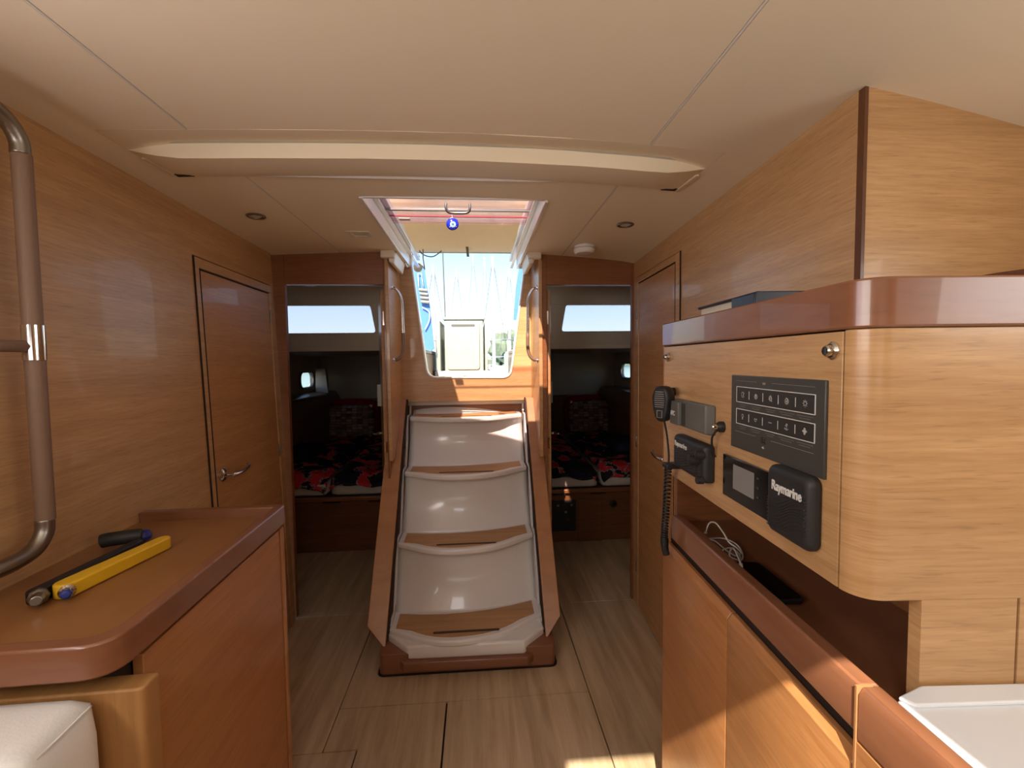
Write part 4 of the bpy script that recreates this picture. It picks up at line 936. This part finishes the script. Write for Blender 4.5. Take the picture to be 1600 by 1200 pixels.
# ------------------------------------------------------------ ceiling fittings
def dl_(px, py, side):
    p = at(px, py, z=1.945); z = cz(p.x)
    t = thing('ceiling_light', 'round recessed chrome ceiling light on the %s of the hatch' % side, 'ceiling light', (p.x, p.y, z), 'ceiling lights beside the hatch')
    MB().lathe([(.034, .001), (.036, -.003), (.032, -.006), (.024, -.005), (.022, .0)], (p.x, p.y, z), (0, 0, 1), 30).build('chrome_ring', M['brushed'], t, smooth='auto')
    MB().lathe([(.022, -.0005), (.021, -.002), (.012, -.003), (.001, -.003)], (p.x, p.y, z), (0, 0, 1), 24).build('lens', M['print'], t, smooth=True)
dl_(400, 336, 'left'); dl_(977, 344, 'right')
p = at(913, 386, z=1.93); z = cz(p.x)
sd_ = thing('smoke_detector', 'round white smoke detector above the right cabin doorway', 'smoke detector', (p.x, p.y, z))
MB().lathe([(.050, 0), (.050, -.012), (.047, -.013)], (p.x, p.y, z), (0, 0, 1), 30).build('base', M['white'], sd_, smooth='auto')
MB().lathe([(.046, -.013), (.052, -.016), (.052, -.030), (.044, -.038), (.02, -.040), (.001, -.040)], (p.x, p.y, z), (0, 0, 1), 30).build('dome', M['white'], sd_, smooth='auto')
p = at(562, 366, z=1.95); z = cz(p.x)
vt = thing('ceiling_vent', 'small cream square vent in the ceiling left of the hatch', 'vent', (p.x, p.y, z))
MB().holed([(p.x-.05, p.y-.045, z-.004), (p.x+.05, p.y-.045, z-.004), (p.x+.05, p.y+.045, z-.004), (p.x-.05, p.y+.045, z-.004)], [(p.x-.032, p.y-.03, z-.004), (p.x+.032, p.y-.03, z-.004), (p.x+.032, p.y+.03, z-.004), (p.x-.032, p.y+.03, z-.004)], (0, 0, .004)).build('frame', M['cream'], vt, bevel=.001)
for k in range(3):
    yy = p.y-.02+k*.02
    MB().prism([(p.x-.032, yy-.006, z-.004), (p.x+.032, yy-.006, z-.004), (p.x+.032, yy+.006, z-.0005), (p.x-.032, yy+.006, z-.0005)], (0, 0, .001)).build('louvre', M['cream'], vt)

# ------------------------------------------------------------ aft cabins
def cabin(sx, xi, xo, x_end, nm):
    # shell
    lo, hi = min(xi, xo), max(xi, xo)
    yw = 3.30; wz0, wz1 = 1.582, 1.785
    we = at(587 if sx < 0 else 877, 500, y=yw).x
    wall = MB()
    wo0, wo1 = (-1.75, we) if sx < 0 else (we, 1.62)
    wall.box(lo, hi, yw, yw+.03, wz1, 1.94).box(lo, hi, yw, yw+.03, 1.49, wz0)
    wall.box(lo, wo0, yw, yw+.03, wz0, wz1).box(wo1, hi, yw, yw+.03, wz0, wz1)
    wall.build('wall_cabin_aft_'+nm, M['liner'], kind='structure', bevel=.002)
    wdw = struct('window_5' if sx < 0 else 'window_6', ((wo0+wo1)/2, yw, wz0))
    a, b = (-.012, .0) if sx > 0 else (0, -.012)
    q = [(wo0, wz0), (wo1, wz0), (wo1, wz1), (wo0, wz1)]
    inn = rpoly([(wo0+.02, wz0+.004), (wo1-.001, wz0+.004), (wo1-.035, wz1-.004), (wo0+.02, wz1-.004)] if sx < 0 else [(wo0+.001, wz0+.004), (wo1-.02, wz0+.004), (wo1-.02, wz1-.004), (wo0+.035, wz1-.004)], .022, 4)
    MB().holed([(x, yw-.004, z) for x, z in q], [(x, yw-.004, z) for x, z in inn], (0, .034, 0)).build('window_frame', M['liner'], wdw)
    MB().box(wo0, wo1, yw+.018, yw+.022, wz0, wz1).build('pane', M['cabinpane'], wdw)
    sh = MB().box(lo, hi, D+.03, yw, 1.912, 1.95)                   # cabin headliner
    sh.box(lo, hi, yw-.03, 5.35, 1.455, 1.49)                     # low ceiling over the berth
    sh.build('ceiling_cabin_'+nm, M['liner'], kind='structure', bevel=.004)
    # hull side with port
    py_, pz_ = 4.85, 1.20 if sx < 0 else 1.25
    hs = MB(); xh = xo
    ring = rrect(.34, .15, .06); 
    hs.holed([(xh, D+.03, .55), (xh, 5.35, .55), (xh, 5.35, 1.49), (xh, 3.33, 1.49), (xh, 3.33, 2.0), (xh, D+.03, 2.0)], [(xh, py_+a2, pz_+b2) for a2, b2 in ring], (sx*.02, 0, 0))
    hs.box(min(xh, xh+sx*.02), max(xh, xh+sx*.02), D+.03, 5.35, 0, .55)
    hs.build('wall_hull_'+nm, M['liner'], kind='structure')
    pw = struct('window_7' if sx < 0 else 'window_8', (xh, py_, pz_))
    r1 = rrect(.38, .19, .075); 
    MB().holed([(xh-sx*.02, py_+a2, pz_+b2) for a2, b2 in r1], [(xh-sx*.02, py_+a2, pz_+b2) for a2, b2 in ring], (sx*.02, 0, 0)).build('port_frame', M['brushed'], pw, bevel=.004)
    MB().prism([(xh+sx*.008, py_+a2, pz_+b2) for a2, b2 in ring], (sx*.004, 0, 0)).build('pane', M['portpane'], pw)
    # end wall: liner above, dark headboard below
    ew = MB().box(lo, hi, 5.32, 5.35, .94, 1.47).build('wall_cabin_end_'+nm, M['liner'], kind='structure')
    MB().box(lo, hi, 5.28, 5.32, 0, .96).build('headboard', M['berthwood'], ew)
    # side lockers along the hull
    lk = thing('side_locker', 'dark wooden locker along the hull in the %s cabin' % nm, 'locker', ((xo-sx*.12), 4.2, .5))
    MB().prism([(xo, 3.5, .35), (xo-sx*.22, 3.5, .35), (xo-sx*.22, 3.5, .98), (xo-sx*.18, 3.5, 1.05), (xo, 3.5, 1.07)], (0, 1.78, 0)).build('body', M['berthwood'], lk, bevel=.02)
    if sx < 0:
        pn = lk
        MB().prism([(at(493,576,y=5.0).x, 5.0, at(493,576,y=5.0).z), (at(508,576,y=5.0).x, 5.0, at(508,576,y=5.0).z), (at(515,627,y=5.0).x, 5.0, .93), (at(493,627,y=5.0).x, 5.0, .93)], (0, .02, 0)).build('upright_board', M['liner'], pn, bevel=.002)
        MB().box(at(511,616,y=4.99).x-.012, at(511,616,y=4.99).x+.012, 4.985, 5.0, at(511,620,y=5).z-.03, at(511,620,y=5).z+.03).build('latch', M['chrome'], pn, bevel=.003)
    # berth base
    bs = thing('berth', 'dark wooden berth base in the %s cabin' % nm, 'berth', ((lo+hi)/2, 3.3, 0))
    xin = (-.50, .40)[sx > 0]
    b0, b1 = min(xin, xo-sx*.23), max(xin, xo-sx*.23)
    MB().box(b0, b1, 3.29, 5.28, 0, .385).build('base', M['berthwood'], bs, bevel=.003)
    MB().box(b0, b1, 3.265, 3.30, .375, .405).build('berth_lip', M['veneer_dark'], bs, bevel=.006)
    for u in (.12, .42, .72): MB().box(b0+(b1-b0)*u, b0+(b1-b0)*u+.12, 3.262, 3.27, .366, .374).build('vent_slot', M['dark'], bs)
    if sx > 0:
        A, B = at(862, 783, y=3.28), at(900, 829, y=3.28)
        ep = MB().box(A.x, B.x, 3.275, 3.295, B.z, A.z).build('engine_panel', M['black'], bs, bevel=.003)
        for px, py in ((872, 790), (884, 800), (893, 789), (888, 812)):
            p = at(px, py, y=3.275); MB().lathe([(.010, 0), (.008, .006)], p, (0, -1, 0), 12).build('switch', M['redshiny'] if py > 810 else M['printgrey'], ep)
        C_, D_ = at(903, 779, y=3.285), at(984, 846, y=3.285)
        MB().box(C_.x, .93, 3.281, 3.292, D_.z+.01, C_.z-.01).build('locker_door', M['berthwood'], bs, bevel=.004)
        p = at(958, 787, y=3.28); kn = MB().lathe([(.028, 0), (.026, .006), (.018, .009)], p, (0, -1, 0), 20).build('latch', M['black'], bs, smooth='auto')
        MB().lathe([(.012, .008), (.010, .016)], p, (0, -1, 0), 16).build('latch_button', M['chrome'], kn, smooth='auto')
    # mattresses
    split = at(512 if sx < 0 else 938, 760, y=3.3).x
    for i, (m0, m1) in enumerate(((b0+.01, split-.012), (split+.012, b1-.01))):
        side = ('outboard' if (i == 0) == (sx < 0) else 'inboard')
        mt_ = MB(); cush(mt_, m0, m1, 3.31, 5.25, .400, .498, puff=.004, e=.03)
        tag(mt_.build('mattress', M['sheet'], smooth=True), 'white sheeted %s mattress in the %s cabin' % (side, nm), 'mattress', 'mattresses in the aft cabins')
        dv_ = MB()
        def fn(u, v, m0=m0, m1=m1, i=i):
            x = m0+.005+(m1-m0-.01)*u; y = 3.285+(4.75-3.285)*v
            hgt = .50+.045+.03*noise.noise(Vector((x*4, y*3, i+sx)))+.018*noise.noise(Vector((x*11, y*9, i)))+.05*v
            edge = min(u, 1-u, .5)*12
            hgt -= .03*max(0, 1-edge)
            wav = .02*noise.noise(Vector((x*7, 1, i)))
            if v < .04: hgt -= .055+wav; y -= .004
            return (x, y, hgt)
        dv_.grid(30, 40, fn)
        tag(dv_.build('duvet', M['duvet'], smooth=True, solid=.02), 'black duvet with red leaf print on the %s mattress, %s cabin' % (side, nm), 'duvet', 'leaf print duvets')
    # pillows and folded cloths
    pcx = at(545 if sx < 0 else 925, 650, y=4.9).x
    pl_ = MB(); cush(pl_, pcx-.24, pcx+.24, 4.86, 5.0, .55, .90, puff=.05, e=.05)
    tag(pl_.build('pillow', M['plaid'], smooth=True), 'dark plaid pillow propped against the headboard in the %s cabin' % nm, 'pillow', 'pillows in the aft cabins')
    pr = MB(); cush(pr, pcx-.26, pcx+.26, 5.04, 5.22, .56, .96, puff=.03, e=.05)
    tag(pr.build('pillow', M['redshiny'], smooth=True), 'shiny red pillow behind the plaid one in the %s cabin' % nm, 'pillow', 'pillows in the aft cabins')
    nx = at(480 if sx < 0 else 970, 700, y=4.1).x
    nb = MB(); cush(nb, nx-.15, nx+.15, 3.75, 4.15, .56, .66, puff=.03, e=.03)
    tag(nb.build('folded_towel', M['navy'], smooth=True), 'dark blue folded towel on the duvet in the %s cabin' % nm, 'towel')
    # open cabin door swung inwards
    hx = LX1-.004 if sx < 0 else RX0+.004
    dr = struct('door_3' if sx < 0 else 'door_4', (hx, D+.035, 0))
    dx = at(599 if sx < 0 else 856.5, 600, y=3.0).x-hx
    q0 = Vector((hx, D+.036, 0)); q1_ = Vector((hx+dx, 3.0, 0)); pn_ = Vector((-sx*.0, 0, 0)); nn_ = Vector(((q1_-q0).y, -(q1_-q0).x, 0)).normalized()*.02
    MB().prism([q0, q1_, q1_+nn_*-sx*-1, q0+nn_*-sx*-1], (0, 0, 1.76)).build('door_leaf', M['door'], dr, bevel=.002)
    pyh = at(598 if sx < 0 else 858, 677, y=2.95); lever(W, (q0.x+dx*.9+(sx*.001), 2.95, pyh.z), sx, None, dr, -1)
    MB().box(min(hx, hx+sx*.010), max(hx, hx+sx*.010), D+.024, D+.036, at(600, 496, y=D).z-.04, at(600, 496, y=D).z+.035).build('strike_plate', M['chrome'], dr, bevel=.001)
    MB().box(min(hx, hx+sx*.010), max(hx, hx+sx*.010), D+.024, D+.036, at(600, 700, y=D).z-.03, at(600, 700, y=D).z+.03).build('strike_plate', M['chrome'], dr, bevel=.001)
cabin(-1, -.48, -1.79, None, 'left')
cabin(1, .38, 1.66, None, 'right')
p = at(484, 446, z=1.906)
cl_ = thing('cabin_light', 'small round light in the left cabin ceiling', 'ceiling light', (p.x, min(p.y, 3.24), 1.912))
MB().lathe([(.045, 0), (.045, -.006), (.035, -.010), (.001, -.010)], (p.x, min(p.y, 3.24), 1.911), (0, 0, 1), 24).build('lens', M['print'], cl_, smooth='auto')

# ------------------------------------------------------------ cockpit and harbour
ck = MB().box(-.62, .48, 2.836, 3.35, 1.10, 1.235).box(-.62, .48, 3.35, 8.2, 1.0, 1.06)
ck.build('cockpit_sole', M['boatwhite'], kind='structure')
ck2 = MB().box(-1.9, -.62, 3.35, 7.6, 1.492, 1.53).box(.48, 1.8, 3.35, 7.6, 1.492, 1.53).box(-.62, -.60, 3.35, 7.6, 1.05, 1.5).box(.46, .48, 3.35, 7.6, 1.05, 1.5)
ck2.build('cockpit_seats', M['boatwhite'], kind='structure', bevel=.01)
Yt = 4.9
tb = thing('cockpit_table', 'folded white cockpit table with drop leaves outside the companionway', 'table', (-.1, Yt, 1.06))
def tq(px, py, y=Yt): return at(px, py, y=y)
a0, a1 = tq(694, 497), tq(756, 578)
MB().box(a0.x, a1.x, Yt, Yt+.9, 1.08, a0.z-.02).build('pedestal', M['tablewhite'], tb, bevel=.015)
MB().box(a0.x-.012, a1.x+.014, Yt-.012, Yt+.9, a0.z-.02, a0.z+.012).build('table_top', M['tablewhite'], tb, bevel=.008)
fp = MB(); c0, c1 = tq(698, 502), tq(750, 577)
fp.prism([((c0.x+c1.x)/2+a, Yt-.002, (c0.z+c1.z)/2+b) for a, b in rrect(c1.x-c0.x, c0.z-c1.z, .03)], (0, -.014, 0))
fpo = fp.build('front_door', M['tablewhite'], tb, bevel=.006, seg=3)
MB().prism([((c0.x+c1.x)/2+a, Yt-.0165, c0.z-.045+b) for a, b in rrect((c1.x-c0.x)*.72, .022, .01)], (0, -.004, 0)).build('handle_recess', M['grey'], fpo)
for pxa, pxb, t_, b_ in ((681, 689, 500, 582), (757, 763, 500, 580)):
    a, b2 = tq(pxa, t_, Yt-.02), tq(pxb, b_, Yt-.02)
    MB().box(a.x, b2.x, Yt-.02, Yt+1.0, b2.z, a.z).build('drop_leaf', M['tablewhite'], tb, bevel=.01)
b0_, b1_ = tq(680, 580), tq(768, 588)
MB().box(b0_.x, b1_.x, Yt-.04, Yt+.9, 1.062, b0_.z).build('foot', M['liner'], tb, bevel=.006)
ic = tq(725, 586, Yt-.045)
MB().box(ic.x-.03, ic.x+.03, Yt-.05, Yt-.04, ic.z-.008, ic.z+.022).build('socket', M['print'], tb)
# awning overhead
bi = thing('sprayhood', 'beige canvas sprayhood roof above the hatch and cockpit entrance', 'sprayhood', (0, 2.8, 2.2))
zA = 2.20
ye = at(720, 393, z=zA).y
MB().grid(10, 8, lambda u, v: (-1.05+2.1*u, 2.35+(ye-2.35)*v, zA+.09*(1-(2*u-1)**2)*0+.02*math.sin(v*6))).build('canvas', M['bimini'], bi, smooth=True, solid=.006)
MB().tube([(-1.05, ye, zA), (1.05, ye, zA)], .014, 10).build('rear_pole', M['chrome'], bi, smooth='auto')
for x in (-.57, .50): MB().tube([(x, ye, zA), (x, ye-.02, 1.236)], .013, 10).build('frame_leg', M['chrome'], bi, smooth='auto')
for yy in (2.42, 2.55): MB().box(-1.0, .95, yy, yy+.03, zA-.035, zA-.01).build('batten', M['bimini'], bi, bevel=.01)
# mainsheet strap
s0, s1 = tq(727, 352, 3.2), tq(731, 400, 3.2)
ms = thing('webbing_strap', 'short grey webbing strap hanging below the awning', 'strap', s0)
MB().prism([(s0.x-.010, 3.2, s0.z), (s0.x+.006, 3.2, s0.z), (s1.x+.010, 3.22, s1.z), (s1.x-.008, 3.22, s1.z)], (0, .004, 0)).build('webbing', M['grey'], ms)
MB().box(s0.x-.022, s0.x-.008, 3.19, 3.21, s0.z-.10, s0.z-.05).build('buckle', M['brushed'], ms, bevel=.002)
ln_ = smooth_path([tq(652, 385, 3.35), tq(660, 397, 3.35), tq(676, 401, 3.35), tq(690, 392, 3.35)])
tag(MB().tube(ln_, .004, 8).build('slack_line', M['grey'], smooth=True), 'thin dark line sagging under the left end of the awning', 'rope')
# blue canvas side panels with straps
A = [tq(*q, 4.8) for q in ((640, 405), (663, 418), (672, 480), (679, 545), (655, 560), (640, 480))]
bp_ = thing('canvas_side_panel', 'blue canvas panel at the left edge of the companionway view', 'canvas panel', A[3])
MB().prism(A, (0, .01, 0)).build('canvas', M['canvasblue'], bp_)
for i in range(4):
    c = tq(661+i*1.1, 453+i*6.2, 4.77); MB().tube([c+Vector((-.042, 0, .002)), c+Vector((.042, 0, -.006))], .017, 10).build('rolled_strap', M['printgrey'], bp_, smooth='auto')
pw_ = MB()
pw_.tube([tq(653, 428, 4.78), tq(655, 450, 4.78)], .006, 6); pw_.tube([tq(653, 428, 4.78), tq(658, 427, 4.78), tq(662, 450, 4.78)], .006, 6); pw_.tube(smooth_path([tq(660, 480, 4.78), tq(670, 487, 4.78), tq(671, 500, 4.78), tq(664, 515, 4.78)]), .006, 6)
pw_.build('white_cord', M['print'], bp_, smooth=True)
B_ = [tq(*q, 4.8) for q in ((835, 400), (812, 412), (806, 450), (802, 500), (835, 500))]
bq = thing('canvas_side_panel', 'blue canvas strip at the right edge of the companionway view', 'canvas panel', B_[3])
MB().prism(B_, (0, .01, 0)).build('canvas', M['canvasblue'], bq)
fb = tq(653, 418, 3.3)
fe = thing('brass_lamp', 'round cream lamp hanging from the sprayhood at its left end', 'lamp', fb)
MB().lathe([(.001, -.032), (.018, -.028), (.031, -.012), (.034, 0), (.031, .012), (.018, .028), (.001, .032)], fb, (0, 0, 1), 20).build('globe', M['paper'], fe, smooth=True)
MB().tube([fb+Vector((-.02, 0, .025)), fb+Vector((-.035, 0, .08)), (fb.x-.03, 3.3, zA)], .005, 6).build('bracket', M['brushed'], fe)
MB().tube([fb+Vector((.048, 0, -.015)), fb+Vector((.038, 0, .065)), (fb.x+.04, 3.3, zA)], .005, 6).tube([fb+Vector((.03, 0, .015)), fb+Vector((.048, 0, -.015))], .003, 6).build('bracket', M['brushed'], fe)
# harbour
tag(MB().box(-260, 260, 9, 420, -.35, -.3).build('harbour_water', M['water']), 'harbour water beyond the cockpit', 'water', kind='stuff')
mast_l = {677: 'leftmost short', 713: 'white with spreaders,', 739: 'thin central', 757: 'grey pointed', 770: 'tall thick white', 795: 'rightmost short'}
for px, ytp, dist, r, mat in ((677, 414, 34, .14, 'boatwhite'), (713, 420, 45, .14, 'boatwhite'), (739, 398, 56, .13, 'boatwhite'), (757, 402, 67, .17, 'boatwhite'), (770, 400, 34, .14, 'boatwhite'), (795, 418, 45, .14, 'boatwhite')):
    tp_, b_ = at(px, ytp, y=dist), at(px+2, 560, y=dist)
    ms_ = thing('yacht', mast_l[px]+' mast of a yacht moored behind the cockpit', 'yacht', (b_.x, dist, 0), 'yachts moored in the harbour')
    MB().tube([(b_.x, dist, .6), (tp_.x, dist, tp_.z)], [r, r*.8], 8).build('mast', M[mat], ms_, smooth='auto')
    MB().tube([(tp_.x-.7, dist, tp_.z*.62), (tp_.x+.7, dist, tp_.z*.62)], .04, 6).build('spreader', M[mat], ms_)
    MB().tube([(tp_.x, dist, tp_.z-.1), (b_.x+1.2, dist+1, .9)], .018, 5).build('stay', M['brushed'], ms_)
    MB().tube([(tp_.x, dist, tp_.z-.1), (b_.x-1.2, dist-1, .9)], .018, 5).build('stay', M['brushed'], ms_)
    MB().add([(b_.x-1.7, dist-3, .85), (b_.x+1.7, dist-3, .85), (b_.x+1.5, dist+5, .9), (b_.x-1.5, dist+5, .9), (b_.x-1.3, dist-2.8, -.3), (b_.x+1.3, dist-2.8, -.3), (b_.x+1.0, dist+4.5, -.3), (b_.x-1.0, dist+4.5, -.3)], [(0,1,2,3), (4,7,6,5), (0,4,5,1), (1,5,6,2), (2,6,7,3), (3,7,4,0)]).build('hull', M['boatwhite'], ms_, bevel=.1)
sb = tq(692, 400, 7.8); se_ = tq(695.5, 492, 7.8)
tag(MB().tube([sb+Vector((0, 0, 1.5)), sb, se_, Vector((se_.x, se_.y, 1.062))], .012, 8).build('backstay', M['grey'], smooth=True), 'thin dark backstay wire rising from the stern', 'wire')
rl = thing('stern_rail', 'steel stern rail with vertical posts behind the cockpit table', 'rail', (0, 7.9, 1.1))
rm = MB()
for zz in (1.75, 1.45): MB().tube([(-1.8, 7.9, zz), (1.6, 7.9, zz)], .012, 8).build('rail', M['chrome'], rl, smooth='auto')
for x in (-1.2, -.75, .55, 1.1): MB().tube([(x, 7.9, 1.06), (x, 7.9, 1.75)], .012, 8).build('post', M['chrome'], rl, smooth='auto')
def blob(c, r, seed, mat, name, par):
    bm = bmesh.new(); bmesh.ops.create_icosphere(bm, subdivisions=3, radius=1)
    vs = [Vector(c)+Vector((v.co.x*r[0], v.co.y*r[1], v.co.z*r[2]))*(1+.35*noise.noise(v.co*2.2+Vector((seed, 0, 0)))+.12*noise.noise(v.co*7+Vector((0, seed, 0)))) for v in bm.verts]
    bm.verts.index_update(); mb = MB().add(vs, [tuple(v.index for v in f.verts) for f in bm.faces]); bm.free()
    return mb.build(name, mat, par)
places = ['at the far left of the view', 'left of the cockpit table', 'hidden partly by the table', 'right of the cockpit table', 'at the far right of the view']
for i, (px, h) in enumerate(((655, 515), (672, 524), (725, 528), (783, 522), (802, 516))):
    b_ = at(px, 560, y=75+i*9); tpz = at(px, h, y=75+i*9).z
    tt = thing('tree', 'hazy green shoreline tree '+places[i], 'tree', (b_.x, 75+i*9, 0), 'trees on the far shore')
    MB().tube([(b_.x, 75+i*9, -.3), (b_.x, 75+i*9, 2.5)], .25, 7).build('trunk', M['dark'], tt)
    blob((b_.x, 75+i*9, 1.2+(tpz-1.2)/2), (2.6, 2.2, (tpz-1.0)/2), i*3.1, M['foliage'], 'crown', tt)
tag(MB().box(-260, 260, 130, 160, -.3, 1.9).build('far_shore', M['foliage']), 'low hazy green far shore of the harbour', 'shore')
